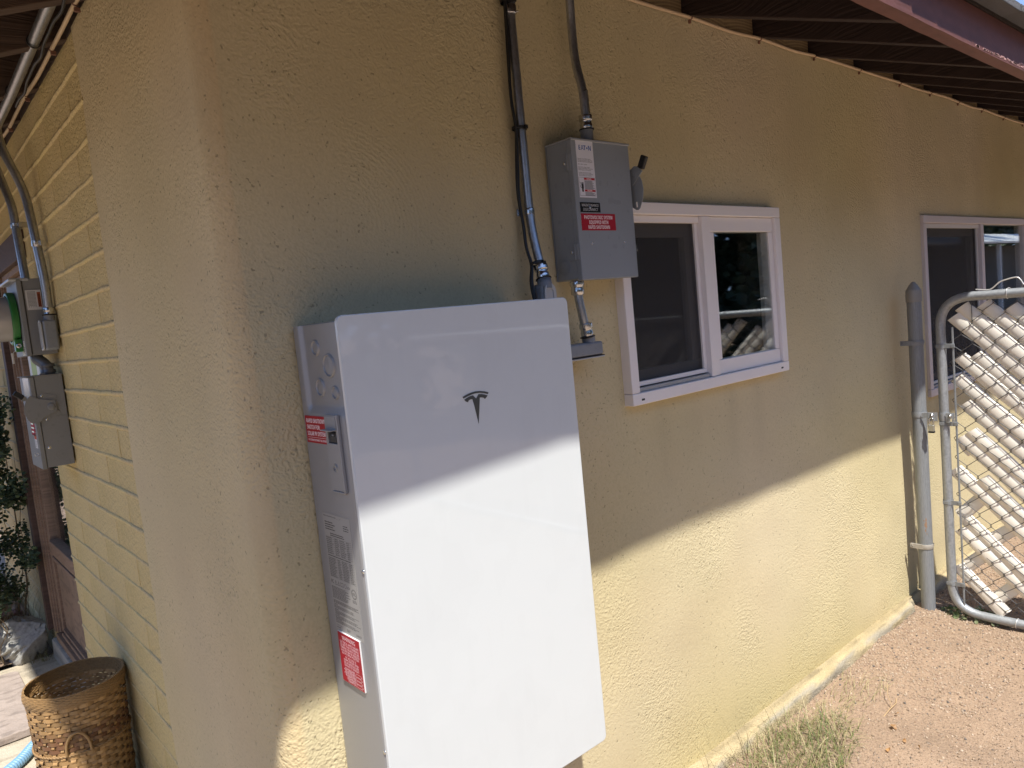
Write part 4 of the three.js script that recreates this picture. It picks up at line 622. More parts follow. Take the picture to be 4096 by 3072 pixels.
// ---------------------------------------------------------------- beige cable stapled along the wall top (front and side)
{
  const RX = [0.24, 0.65, 1.06, 1.468, 1.885, 2.288, 2.683, 3.1, 3.465, 3.846, 4.216, 4.59, 4.963, 5.34, 5.72, 6.1];
  const c = thing('beige_cable', 'beige cable stapled along the top of the stucco wall under the rafters', 'cable', [0, 2.463, 0.008]);
  const pts = []; for (let i = 0; i < RX.length; i++) { const up = [0, 0, 0, 2.474, 2.476, 2.477, 2.477, 2.477, 2.475, 2.472, 2.473, 2.466, 2.464, 2.464, 2.464, 2.464][i] || 2.472; pts.push(V(RX[i], up - 2.472, 0.004)); if (i < RX.length - 1) { const m = (RX[i] + RX[i + 1]) / 2; pts.push(V(m + rr(-0.05, 0.05), up - 2.473 + rr(-0.007, 0.001), 0.003 + rr(0, 0.006))); } }
  mesh('cable_sheath', sweep(new THREE.CatmullRomCurve3(pts).getPoints(260), 0.0058, 8), M.cableBeige, c);
  for (const x of RX.slice(1)) { const p = pts.find((v) => v.x === x); mesh('staple', merge([spin([[0.0056, -0.003], [0.0074, -0.003], [0.0074, 0.003], [0.0056, 0.003]], [x, p.y, 0.004], [1, 0, 0], 12), box(x - 0.004, p.y - 0.017, -0.004, x + 0.004, p.y - 0.006, 0.003, 0.001)]), M.staple, c); }
  const d = thing('beige_cable', 'beige cable stapled along the top of the block wall at upper left', 'cable', [-0.146, 2.443, 0]);
  const zs = [-0.33, -0.71, -1.04, -1.51, -1.91, -2.31], p2 = [];
  zs.forEach((z, i) => { p2.push(V(0, 0.018 + (i % 2) * 0.006, z)); if (i < zs.length - 1) p2.push(V(-0.004, 0.016 + rr(-0.01, 0.008), (z + zs[i + 1]) / 2)); });
  mesh('cable_sheath', sweep(new THREE.CatmullRomCurve3(p2).getPoints(120), 0.0058, 8), M.cableBeige, d);
  zs.forEach((z, i) => mesh('staple', merge([spin([[0.0056, -0.003], [0.0074, -0.003], [0.0074, 0.003], [0.0056, 0.003]], [0, 0.018 + (i % 2) * 0.006, z], [0, 0, 1], 12), box(-0.004, 0.002, z - 0.004, 0.01, 0.013, z + 0.004, 0.001)]), M.staple, d));
}

// ---------------------------------------------------------------- block wall: conduits, meter and second switch
{
  const R1 = 0.0148;
  const c = thing('steel_conduit', 'steel conduit under the left eave bending down the block wall onto the meter box side', 'conduit', [-0.14, 1.61, -1.72]);
  const T = (g) => g.translate(0.14, -1.61, 1.72);
  mesh('pipe', T(pipe([[-0.2, 2.478, -0.2], [-0.2, 2.44, -1.45], [-0.206, 2.425, -1.80], [-0.200, 2.345, -1.775], [-0.153, 2.19, -1.752], [-0.147, 2.0, -1.72], [-0.141, 1.86, -1.708], [-0.142, 1.735, -1.72]], R1, 0.06, 14)), M.emt, c);
  mesh('strap', T(merge([spin([[R1, -0.01], [R1 + 0.0018, -0.01], [R1 + 0.0018, 0.01], [R1, 0.01]], [-0.147, 2.0, -1.72], [0, 1, 0.15], 18), box(-0.14, 1.99, -1.705, -0.122, 2.01, -1.69, 0.001)])), M.fitting, c);
  mesh('compression_fitting', T(spin([[R1, 0], [0.019, -0.001], [0.0195, -0.012], [0.0175, -0.014], [0.0175, -0.022], [0.020, -0.024]], [-0.142, 1.768, -1.717], [0, 1, 0.05], 18)), M.fitting, c);
  mesh('gasket', T(spin([[0.01, -0.003], [0.022, -0.003], [0.022, 0.001], [0.01, 0.001]], [-0.142, 1.742, -1.72], [0, 1, 0], 18)), M.black, c);
  mesh('conduit_body', T(merge([spin([[0.0185, 0], [0.0185, 0.03]], [-0.143, 1.712, -1.722], [0, 1, 0], 18), box(-0.172, 1.612, -1.755, -0.124, 1.724, -1.700, 0.010, 3)])), M.greyCast, c);
  { const g = extr(roundRect(-0.055, -0.0, 0.055, 0.046, 0.016), 0.003, 0.0008); g.rotateZ(Math.PI / 2); g.applyMatrix4(new THREE.Matrix4().makeBasis(V(0, 0, 1), V(0, 1, 0), V(-1, 0, 0))); g.translate(-0.174, 1.668, -1.702); mesh('cover', T(g), M.lidMetal, c); }
  for (const y of [1.718, 1.618]) mesh('screw', T(spin([[0, 0.003], [0.004, 0.002], [0.0045, 0]], [-0.177, y, -1.727], [-1, 0, 0], 10)), M.fitting, c);
  const c2 = thing('steel_conduit', 'steel conduit dropping into the top of the meter box', 'conduit', [-0.17, 1.88, -1.93]);
  const T2 = (g) => g.translate(0.17, -1.88, 1.93);
  mesh('pipe', T2(pipe([[-0.17, 1.872, -1.91], [-0.17, 2.09, -1.95], [-0.170, 2.17, -1.952], [-0.19, 2.29, -1.985], [-0.215, 2.41, -2.01]], R1, 0.05, 14)), M.emt, c2);
  mesh('strap', T2(merge([spin([[R1, -0.01], [R1 + 0.0018, -0.01], [R1 + 0.0018, 0.01], [R1, 0.01]], [-0.17, 2.10, -1.951], [0, 1, 0.15], 18), box(-0.165, 2.09, -1.935, -0.122, 2.11, -1.92, 0.001)])), M.fitting, c2);
  const bc = thing('black_cable', 'thin black cable tied along the conduit under the left eave', 'cable', [-0.18, 2.44, -1]);
  const ps = []; for (let i = 0; i <= 16; i++) { const t = i / 16; ps.push(V(-0.0 + (i % 4 === 2 ? 0.003 : -0.001), 0.036 - 0.045 * t - (i % 4 === 2 ? 0.005 : 0) - 0.01, 0.75 - 1.25 * t)); }
  mesh('cable_strand', sweep(new THREE.CatmullRomCurve3(ps).getPoints(110), 0.004, 8), M.blackCable, bc);
  for (const z of [0.42, 0.02, -0.42]) mesh('zip_tie', spin([[0.0152, -0.003], [0.018, -0.003], [0.018, 0.003], [0.0152, 0.003]], [-0.02, 0.0 + (z > 0.3 ? 0.022 : z > -0.2 ? 0.013 : 0.006), z], [0, 0, 1], 18), z > 0.3 ? M.fitting : M.black, bc);
}
{
  const m = thing('electric_meter', 'grey electric meter box with a round meter held by a green ring', 'meter', [-0.12, 1.6, -1.89]);
  const T = (g) => g.translate(0.12, -1.6, 1.89);
  mesh('socket_box', T(merge([box(-0.203, 1.600, -2.02, -0.121, 1.881, -1.780, 0.002, 2), box(-0.222, 1.598, -2.022, -0.2045, 1.882, -1.778, 0.003, 2)])), M.greyPaintOld, m);
  mesh('rain_lip', T(box(-0.244, 1.873, -2.02, -0.18, 1.884, -1.778, 0.004, 2)), M.lidMetal, m);
  const ring = mesh('meter_ring', T(spin([[0.088, 0], [0.098, 0.001], [0.099, 0.004], [0.099, 0.022], [0.096, 0.025], [0.088, 0.025]], [-0.223, 1.743, -1.893], [-1, 0, 0], 40)), std(C(0.03, 0.17, 0.035), { roughness: 0.35 }), m, 'bright green plastic sealing ring');
  mesh('ring_clasp', T(merge([box(-0.247, 1.617, -1.86, -0.223, 1.665, -1.822, 0.004, 2)])), std(C(0.03, 0.17, 0.035), { roughness: 0.35 }), m);
  mesh('ring_bolt', T(spin([[0.004, 0], [0.009, 0], [0.009, 0.003], [0.004, 0.004], [0.003, 0.002]], [-0.236, 1.640, -1.822], [0, 0, 1], 16)), M.fitting, m);
  mesh('meter_glass', T(spin([[0.084, 0], [0.083, 0.05], [0.081, 0.10], [0.074, 0.118], [0.05, 0.125], [0, 0.127]], [-0.246, 1.743, -1.893], [-1, 0, 0], 40)), phys(C(0.42, 0.39, 0.37), { roughness: 0.22, clearcoat: 0.6, metalness: 0.1 }), m);
  const wl = mesh('warning_label', T((() => { const g = new THREE.BoxGeometry(0.049, 0.073, 0.0006); g.translate(-0.1735, 1.802, -1.7776); return g; })()), std(C(1, 1, 1), { roughness: 0.5, map: canvasTex(300, 440, (c, w, h) => { c.fillStyle = '#cfccc8'; c.fillRect(0, 0, w, h); c.save(); c.translate(w, 0); c.rotate(Math.PI / 2); c.fillStyle = '#9a4a22'; c.fillRect(50, 12, 330, 66); c.fillStyle = '#2a1206'; c.font = 'bold 56px sans-serif'; c.fillText('\u25b2WARNING', 70, 66, 300); c.fillStyle = '#3c3c3c'; for (let i = 0; i < 9; i++) for (let x = 30; x < 380 - (i * 31) % 60; x += 30) c.fillRect(x, 110 + i * 18, 22, 8); c.restore(); }) }), m, 'white sticker with a sideways orange warning heading');
  mesh('seam', T(box(-0.2042, 1.602, -1.7795, -0.2034, 1.879, -1.7775, 0)), M.black, m);
  for (const [z0, y0, z1, y1, col] of [[-1.86, 1.602, -1.80, 1.632, '#d8d6c8'], [-1.815, 1.61, -1.79, 1.655, '#d9d9d6']]) mesh('inspection_sticker', T(decalSide(z0, y0, z1, y1, -0.2222, 0.0006)), std(C(1, 1, 1), { map: canvasTex(160, 120, (c, w, h) => { c.fillStyle = col; c.fillRect(0, 0, w, h); c.fillStyle = '#666'; for (let i = 0; i < 6; i++) c.fillRect(14, 14 + i * 16, 60 + (i * 37) % 60, 6); }) }), m);
  const tg = mesh('seal_tag', T(merge([box(-0.262, 1.575, -1.842, -0.255, 1.615, -1.840, 0.001), sweep([V(-0.258, 1.612, -1.841), V(-0.246, 1.625, -1.835)], 0.0006, 5)])), M.brightWire, m);
}
{
  const y0 = 1.178, y1 = 1.522;
  const s = thing('safety_switch', 'grey disconnect box with lever on the block wall below the electric meter', 'switch box', [-0.12, y0, -1.95]);
  const T = (g) => g.translate(0.12, -y0, 1.95);
  mesh('enclosure', T(box(-0.2105, y0, -2.0, -0.121, y1, -1.781, 0.002, 2)), M.greyPaintOld, s);
  const dr = mesh('door', T(box(-0.228, y0 - 0.004, -2.004, -0.212, y1 - 0.002, -1.778, 0.003, 2)), M.greyPaintOld, s);
  mesh('rain_hood', T(merge([box(-0.236, y1 - 0.001, -2.005, -0.121, y1 + 0.0015, -1.777, 0.001), box(-0.19, y1 + 0.002, -1.80, -0.172, y1 + 0.007, -1.785, 0.001)])), M.greyPaintOld, s);
  mesh('knockout', T(merge([0.0165, 0.0095].map((r) => spin([[r - 0.001, 0], [r - 0.0005, 0.0008], [r + 0.0006, 0.0008], [r + 0.001, 0]], [-0.161, 1.218, -1.7812], [0, 0, 1], 26)))), M.greyPaintOld, s);
  mesh('rivet', T(spin([[0, 0.002], [0.004, 0.001], [0.0055, 0]], [-0.196, 1.252, -1.781], [0, 0, 1], 14)), M.fitting, s);
  const hd = part('handle', s);
  { const g = extr([[-0.155, 1.385], [-0.155, 1.424], [-0.205, 1.436], [-0.232, 1.452], [-0.246, 1.440], [-0.256, 1.415], [-0.258, 1.390], [-0.250, 1.364], [-0.236, 1.350], [-0.216, 1.350], [-0.200, 1.366]].map(([x, y]) => [x, y]), 0.0016, 0.0006); g.translate(0, 0, -1.776); mesh('plate', T(g), M.greyPaintOld, hd);
    const br = extr([[-0.148, 1.432], [-0.15, 1.446], [-0.19, 1.455], [-0.205, 1.45], [-0.2, 1.43], [-0.16, 1.425]], 0.001, 0.0004); br.translate(0, 0, -1.7805); const br2 = extr([[-0.148, 1.388], [-0.142, 1.374], [-0.19, 1.350], [-0.198, 1.362], [-0.196, 1.37]], 0.001, 0.0004); br2.translate(0, 0, -1.7805); mesh('bracket', T(merge([br, br2])), M.greyPaintOld, hd);
    mesh('pivot', T(spin([[0, 0.006], [0.009, 0.006], [0.0125, 0.003], [0.0135, 0]], [-0.171, 1.404, -1.7745], [0, 0, 1], 22)), M.greyPaintOld, hd);
    const gr = new RoundedBoxGeometry(0.034, 0.019, 0.012, 2, 0.003); gr.rotateZ(-0.72 ); gr.translate(-0.2675, 1.459, -1.7755); mesh('grip', T(gr), M.black, hd);
    mesh('arm', T(box(-0.262, 1.436, -1.777, -0.244, 1.452, -1.7745, 0.002)), M.greyPaintOld, hd);
    for (const [x, y] of [[-0.196, 1.4475], [-0.191, 1.358]]) mesh('screw', T(spin([[0, 0.002], [0.003, 0.0016], [0.004, 0]], [x, y, -1.779], [0, 0, 1], 12)), M.fitting, hd); }
  mesh('reflection_sticker', T(decalSide(-1.93, 1.448, -1.795, 1.518, -0.2282, 0.0005)), std(C(0.52, 0.53, 0.50), { roughness: 0.25, metalness: 0.3 }), dr, 'pale shiny sticker at the door top, put in for a reflection');  // pale sticker added where the box front showed a reflection
  mesh('red_label', T(decalSide(-1.90, 1.300, -1.812, 1.372, -0.2282, 0.0005)), std(C(1, 1, 1), { map: canvasTex(200, 160, (c, w, h) => { c.fillStyle = '#9a1a2a'; c.fillRect(0, 0, w, h); c.fillStyle = '#efe'; c.font = 'bold 34px sans-serif'; for (let i = 0; i < 4; i++) c.fillRect(16, 22 + i * 34, 150 - (i * 31) % 50, 14); }) }), dr);
  mesh('orange_label', T(decalSide(-1.858, 1.252, -1.808, 1.305, -0.2282, 0.0005)), std(C(1, 1, 1), { map: canvasTex(160, 200, (c, w, h) => { c.fillStyle = '#d4d0cc'; c.fillRect(0, 0, w, h); c.fillStyle = '#b04a1c'; c.fillRect(8, 8, w - 16, 62); c.fillStyle = '#777'; for (let i = 0; i < 8; i++) c.fillRect(18, 84 + i * 13, 80 + (i * 29) % 40, 5); }) }), dr);
  mesh('latch_ring', T(spin([[0.006, -0.001], [0.0075, 0], [0.006, 0.001], [0.005, 0], [0.006, -0.001]], [-0.237, 1.232, -1.80], [0.2, 0.1, 1], 18)), M.brightWire, s);
  mesh('elbow', T(merge([pipe([[-0.182, 1.602, -1.86], [-0.182, 1.585, -1.85], [-0.158, 1.56, -1.83], [-0.155, 1.52, -1.83]], 0.021, 0.03, 16), spin([[0.021, 0], [0.026, 0.001], [0.026, 0.014], [0.022, 0.016]], [-0.155, 1.526, -1.83], [0, 1, 0], 18), spin([[0.021, 0], [0.025, 0.001], [0.025, 0.010], [0.021, 0.012]], [-0.156, 1.552, -1.83], [0, 1, 0], 18)])), std(C(0.16, 0.17, 0.19), { roughness: 0.35, metalness: 0.5 }), s);
}
{ // notice added to imitate a reflection in the door glass, glimpsed between the two boxes
  const n = thing('paper_notice', 'white sheet with a pale green panel put in for a reflection in the door glass between the boxes', 'stand_in', [-0.0835, 1.34, -2.62]);
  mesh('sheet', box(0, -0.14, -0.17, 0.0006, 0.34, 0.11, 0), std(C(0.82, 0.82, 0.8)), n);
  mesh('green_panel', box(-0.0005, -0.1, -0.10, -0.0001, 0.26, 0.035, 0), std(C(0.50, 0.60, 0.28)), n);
}

// ---------------------------------------------------------------- wicker basket
{
  const bk = thing('wicker_basket', 'tall round brown wicker basket standing open by the block wall', 'basket', [-0.275, 0.052, -1.455]);
  const Hh = 0.44, rad = (y) => 0.136 + 0.012 * Math.pow(y / Hh, 1.3), NS = 32;
  const mat = std(C(1, 1, 1), { roughness: 0.55, vertexColors: true });
  const ring = (y, h, th, amp, phase, r0, colf, n = 144) => {             // woven strip: rectangular section
    const pos = [], col = [], idx = [];
    for (let i = 0; i <= n; i++) { const a = i / n * Math.PI * 2, R = r0 + amp * Math.cos(a * NS / 2 + phase), yy = y + 0.0007 * Math.sin(a * 5 + y * 90), c = colf(a); for (const [dr, dy] of [[th, -h / 2], [th, h / 2], [-th, h / 2], [-th, -h / 2]]) { pos.push(Math.cos(a) * (R + dr), yy + dy, Math.sin(a) * (R + dr)); col.push(...c); } }
    for (let i = 0; i < n; i++) for (let k = 0; k < 4; k++) { const a = i * 4 + k, b = i * 4 + (k + 1) % 4; idx.push(a, b, a + 4, b, b + 4, a + 4); }
    const g = new THREE.BufferGeometry(); g.setAttribute('position', new THREE.Float32BufferAttribute(pos, 3)); g.setAttribute('color', new THREE.Float32BufferAttribute(col, 3)); g.setIndex(idx); const q = g.toNonIndexed(); q.computeVertexNormals(); return q;
  };
  const tan = (k) => [0.36 * k, 0.215 * k, 0.09 * k], dark = (k) => [0.135 * k, 0.062 * k, 0.03 * k];
  const mix = (a, b, t) => a.map((v, i) => v * (1 - t) + b[i] * t);
  const rows = []; let r = 0;
  for (let y = 0.008; y < 0.395; y += 0.0136, r++) {
    const base = rr(0.8, 1.2), dk = sstep(0.235, 0.25, y) * sstep(0.33, 0.29, y);
    rows.push(ring(y, 0.0122, 0.0010, 0.0030, (r % 2) * Math.PI, rad(y), (a) => { const n = noise(a / 6.3, r / 64, 40, 64, 141), t = Math.min(1, dk * (0.35 + 1.0 * n)); return mix(tan(base * (0.75 + 0.5 * n)), dark(0.8 + 0.6 * n), t); }));
  }
  const bd = mesh('woven_body', merge(rows), mat, bk); bd.userData.kind = 'stuff';
  const st = []; for (let i = 0; i < NS; i++) { const a = (i + 0.0) / NS * Math.PI * 2, n = 90, pos = [], col = [], idx = [], k = rr(0.8, 1.25); for (let j = 0; j <= n; j++) { const y = 0.004 + j / n * 0.39, rw = (y - 0.008) / 0.0136, w = y < 0.235 ? 0.0075 : 0.0052, R = rad(y) - 0.0034 * Math.cos(Math.PI * rw) * (i % 2 ? -1 : 1) + (y < 0.235 ? 0.003 : 0); for (const s of [-1, 1]) { const aa = a + s * w / R; pos.push(Math.cos(aa) * R, y, Math.sin(aa) * R); col.push(...tan(k * 1.12)); } } for (let j = 0; j < n; j++) { const q = j * 2; idx.push(q, q + 2, q + 1, q + 1, q + 2, q + 3); } const g = new THREE.BufferGeometry(); g.setAttribute('position', new THREE.Float32BufferAttribute(pos, 3)); g.setAttribute('color', new THREE.Float32BufferAttribute(col, 3)); g.setIndex(idx); g.computeVertexNormals(); st.push(g.toNonIndexed()); }
  mesh('stake', merge(st), std(C(1, 1, 1), { roughness: 0.55, vertexColors: true, side: THREE.DoubleSide }), bk).userData.kind = 'stuff';
  const rim = []; for (let i = 0; i < 9; i++) { const y = 0.397 + i * 0.0049; for (const ph of [0, Math.PI]) rim.push(ring(y, 0.0042, 0.0018, 0.0018, ph + i * 1.3, rad(y) + 0.001 + 0.004 * Math.sin(i / 8 * Math.PI), () => tan(rr(0.72, 0.95)), 180)); }
  mesh('rim', merge(rim), mat, bk);
  const band = (y, r0) => { const gs = []; for (const ph of [0, Math.PI]) { const ps = []; for (let i = 0; i <= 220; i++) { const a = i / 220 * Math.PI * 2; ps.push(V(Math.cos(a) * (r0 + 0.002 * Math.cos(a * 40 + ph)), y + 0.0022 * Math.sin(a * 40 + ph), Math.sin(a) * (r0 + 0.002 * Math.cos(a * 40 + ph)))); } const g = sweep(ps, 0.0026, 6, false); const c = new Float32Array(g.attributes.position.count * 3); for (let i = 0; i < c.length; i += 3) { const k = tan(0.85); c[i] = k[0]; c[i + 1] = k[1]; c[i + 2] = k[2]; } g.setAttribute('color', new THREE.BufferAttribute(c, 3)); gs.push(g); } return merge(gs); };
  mesh('band', band(0.236, rad(0.236) + 0.0045), mat, bk); mesh('band', band(0.105, rad(0.105) + 0.0045), mat, bk); mesh('band', band(0.006, rad(0) + 0.002), mat, bk);
  const handle = (a0) => { const gs = []; for (const d of [-0.003, 0.003]) { const ps = []; for (let i = 0; i <= 30; i++) { const t = i / 30 * Math.PI, a = a0 + 0.235 * Math.cos(t) * (1 + d * 3), y = 0.238 + 0.075 * Math.sin(t) + d * 0.4; ps.push(V(Math.cos(a) * (rad(y) + 0.009 + d * 0.5 + 0.006 * Math.sin(t)), y, Math.sin(a) * (rad(y) + 0.009 + d * 0.5 + 0.006 * Math.sin(t)))); } const g = sweep(ps, 0.0042, 7); const c = new Float32Array(g.attributes.position.count * 3); for (let i = 0; i < c.length; i += 3) { const k = tan(0.8); c[i] = k[0]; c[i + 1] = k[1]; c[i + 2] = k[2]; } g.setAttribute('color', new THREE.BufferAttribute(c, 3)); gs.push(g); } return merge(gs); };
  mesh('handle', handle(Math.PI * 0.58), mat, bk); mesh('handle', handle(Math.PI * 1.58), mat, bk);
  mesh('base', spin([[0, 0], [0.13, 0], [0.13, 0.004], [0, 0.004]], [0, 0.002, 0], [0, 1, 0], 36), std(C(0.2, 0.12, 0.05)), bk);
}

// ---------------------------------------------------------------- left foreground: hose, paving slab, rock, brick, plants
{
  const ps = []; for (const p of [[-0.19, 0.073, -2.22], [-0.30, 0.073, -2.10], [-0.372, 0.073, -2.0], [-0.44, 0.073, -1.90], [-0.53, 0.073, -1.83], [-0.75, 0.073, -1.8], [-1.1, 0.073, -1.95]]) ps.push(V(...p));
  const curve = new THREE.CatmullRomCurve3(ps), n = 900, pts = curve.getSpacedPoints(n);
  const hz = mesh('pool_hose', ((g) => { g.computeVertexNormals(); return g; })(sweep(pts, (t) => 0.0165 + 0.005 * Math.pow(Math.abs(Math.sin(t * Math.PI * 90)), 0.5), 14)), std(C(0.19, 0.36, 0.53), { roughness: 0.4 })); tag(hz, 'pale blue ribbed hose lying on the concrete beside the basket', 'hose');
}
{
  const g = extr(roundRect(-1.12, -2.885, -0.318, -2.155, 0.03), 0.026, 0.004); g.rotateX(Math.PI / 2); g.translate(0, 0.086, 0); // shape y is z here
  const q = extr(roundRect(-1.12, 2.155, -0.318, 2.885, 0.03), 0.026, 0.004); q.rotateX(-Math.PI / 2); q.translate(0, 0.0575, 0); metreUV(q);
  tag(mesh('paving_slab', q, M.flag), 'pinkish grey paving slab lying raised on the path by the basket', 'paving slab');
}
{
  const g0 = new THREE.IcosahedronGeometry(1, 24); g0.deleteAttribute('uv'); g0.deleteAttribute('normal'); const g = mergeVertices(g0, 1e-4), p = g.attributes.position;
  for (let i = 0; i < p.count; i++) {
    let v = V(p.getX(i), p.getY(i), p.getZ(i)); const n = (f, s) => noise(v.x * f / 64 + 0.5 + v.z * 0.41 * f / 64, v.y * f / 64 + 0.5 - v.z * 0.53 * f / 64, 64, 64, s) - 0.5;
    let k = 1 + 0.5 * n(3, 151) + 0.28 * n(8, 152) + 0.05 * n(22, 153); for (const d of [[0.6, 0.5, 0.5], [-0.7, 0.2, 0.6], [0.1, -0.3, 1], [-0.2, 1, 0.1], [0.9, -0.2, 0.1]]) { const a = V(...d).normalize().dot(v); if (a * k > 0.80) k = 0.80 / a; } k += 0.015 * n(34, 154);
    v.multiplyScalar(k); p.setXYZ(i, v.x * 0.108, v.y * 0.125, v.z * 0.13);
  }
  const q = g; q.computeVertexNormals(); { const c = []; for (let i = 0; i < p.count; i++) { const x = p.getX(i) * 9 + 0.5, y = p.getY(i) * 9 + 0.5, z = p.getZ(i) * 9; const s = 0.72 + 0.45 * noise(x / 4 + z * 0.31, y / 4 - z * 0.17, 32, 32, 155) + 0.3 * (noise(x + z * 0.6, y - z * 0.45, 32, 32, 156) - 0.5) - 0.22 * sstep(0.035, 0.0, Math.abs(noise(x / 3 + z * 0.2, y / 3 + z * 0.3, 32, 32, 157) - 0.5)); c.push(s, s * 0.985, s * (0.92 + 0.08 * noise(x / 6, y / 6, 32, 32, 158))); } q.setAttribute('color', new THREE.Float32BufferAttribute(c, 3)); }
  const m = mesh('rock', q, std(C(0.40, 0.395, 0.38), { roughness: 0.95, vertexColors: true })); m.position.set(-0.245, 0.155, -3.13); m.rotation.set(0.1, 0.5, -0.62); tag(m, 'pale grey jagged rock at the path end near the door sill', 'rock');
}
tag(mesh('soil_bed', (() => { const g = new THREE.PlaneGeometry(3.4, 1.95, 60, 40); g.rotateX(-Math.PI / 2); g.translate(-1.85, 0.055, -4.05); const p = g.attributes.position; for (let i = 0; i < p.count; i++) p.setY(i, 0.052 + 0.03 * noise(p.getX(i) / 8, p.getZ(i) / 8, 100, 100, 161)); g.computeVertexNormals(); return metreUV(g, 0.8); })(), M.dirt), 'dry soil bed with litter beyond the concrete path', null, null, 'structure');
{ const m = mesh('brick', jitter(box(-0.11, 0, -0.05, 0.11, 0.075, 0.05, 0.008, 3), 0.003, 60, 162), std(C(0.24, 0.10, 0.075), { roughness: 0.95, map: rep(concCol, 5), bumpMap: rep(fineBump, 5), bumpScale: 0.004 })); m.position.set(-0.30, 0.10, -3.62); m.rotation.y = 0.15; tag(m, 'dusty red brick in the soil behind the pale rock', 'brick'); }

function blade(gs, base, dir, len, w, bend, col) {                    // one tapered grass blade
  const n = 5, pos = [], c = [], idx = [], side = V(-dir.z, 0, dir.x).normalize(), p = base.clone(), d = V(dir.x * 0.35, 1, dir.z * 0.35).normalize();
  for (let i = 0; i <= n; i++) { const t = i / n, ww = w * (1 - t * 0.85); for (const s of [-1, 1]) { pos.push(p.x + side.x * s * ww, p.y, p.z + side.z * s * ww); c.push(...col.map((v) => v * (0.8 + 0.35 * t))); } p.addScaledVector(d, len / n); d.x += dir.x * bend / n; d.z += dir.z * bend / n; d.y -= bend * 0.55 / n; d.normalize(); if (p.y < 0.012) p.y = 0.012 + 0.002 * rnd(); }
  for (let i = 0; i < n; i++) { const q = i * 2; idx.push(q, q + 2, q + 1, q + 1, q + 2, q + 3); }
  const g = new THREE.BufferGeometry(); g.setAttribute('position', new THREE.Float32BufferAttribute(pos, 3)); g.setAttribute('color', new THREE.Float32BufferAttribute(c, 3)); g.setIndex(idx); g.computeVertexNormals(); gs.push(g.toNonIndexed());
}
M.grass = phys(C(1, 1, 1), { roughness: 0.75, vertexColors: true, side: THREE.DoubleSide, transmission: 0.25, thickness: 0 });
const greens = [[0.17, 0.20, 0.055], [0.12, 0.16, 0.05], [0.23, 0.24, 0.08], [0.42, 0.36, 0.18], [0.50, 0.42, 0.24], [0.30, 0.27, 0.12]];
{
  const gs = [];
  for (let i = 0; i < 850; i++) { const a = rr(0, 6.28), r = Math.sqrt(rnd()), x = 1.49 + Math.cos(a) * r * 0.30 + r * rr(-0.06, 0.06), z = 0.205 + Math.sin(a) * r * 0.135; if (z < 0.065) continue; const t = rr(0, 6.28), edge = r > 0.75; blade(gs, V(x, 0.0, z), V(Math.cos(t), 0, Math.sin(t)), rr(0.05, edge ? 0.11 : 0.17), rr(0.0009, 0.0019), rr(0.3, edge ? 3.4 : 2.2), greens[Math.floor(Math.pow(rnd(), 1.6) * 6)]); }
  for (let i = 0; i < 70; i++) { const x = rr(1.75, 2.1), z = 0.14 + rr(-0.06, 0.10); const t = rr(-0.6, 0.8); blade(gs, V(x, 0.0, z), V(Math.cos(t), 0, Math.sin(t)), rr(0.05, 0.12), rr(0.0008, 0.0014), rr(1, 3.5), greens[2 + Math.floor(rnd() * 4)]); }
  for (let i = 0; i < 26; i++) { const x = rr(1.15, 1.6), z = rr(0.07, 0.10), t = rr(2.4, 4.2); blade(gs, V(x, 0.02, z), V(Math.cos(t), 0, Math.sin(t)), rr(0.14, 0.26), 0.0009, rr(0.2, 0.9), [0.22, 0.17, 0.08]); }
  tag(mesh('grass_clump', merge(gs), M.grass), 'half dry green and yellow grass clump against the wall ledge', 'grass');
}
{
  const gs = []; for (let i = 0; i < 240; i++) { const z = rr(-1.25, -0.55), x = -0.14 - Math.pow(rnd(), 2) * 0.14, t = rr(0, 6.28); blade(gs, V(x, 0.045, z), V(Math.cos(t), 0, Math.sin(t)), rr(0.06, 0.2), rr(0.001, 0.0018), rr(0.2, 1.6), greens[Math.floor(rnd() * 3)]); }
  tag(mesh('grass_clump', merge(gs), M.grass), 'dark green grass at the foot of the block wall behind the basket', 'grass');
  const g2 = []; for (let i = 0; i < 240; i++) { const z = rr(-3.35, -2.98), x = -0.205 + rr(-0.05, 0.05), t = rr(0, 6.28); blade(g2, V(x, 0.045, z), V(Math.cos(t), 0, Math.sin(t)), rr(0.03, 0.13), rr(0.0008, 0.0015), rr(0.6, 3), greens[2 + Math.floor(rnd() * 4)]); }
  tag(mesh('grass_clump', merge(g2), M.grass), 'dry straw coloured grass between the rock and the door sill', 'grass');
}
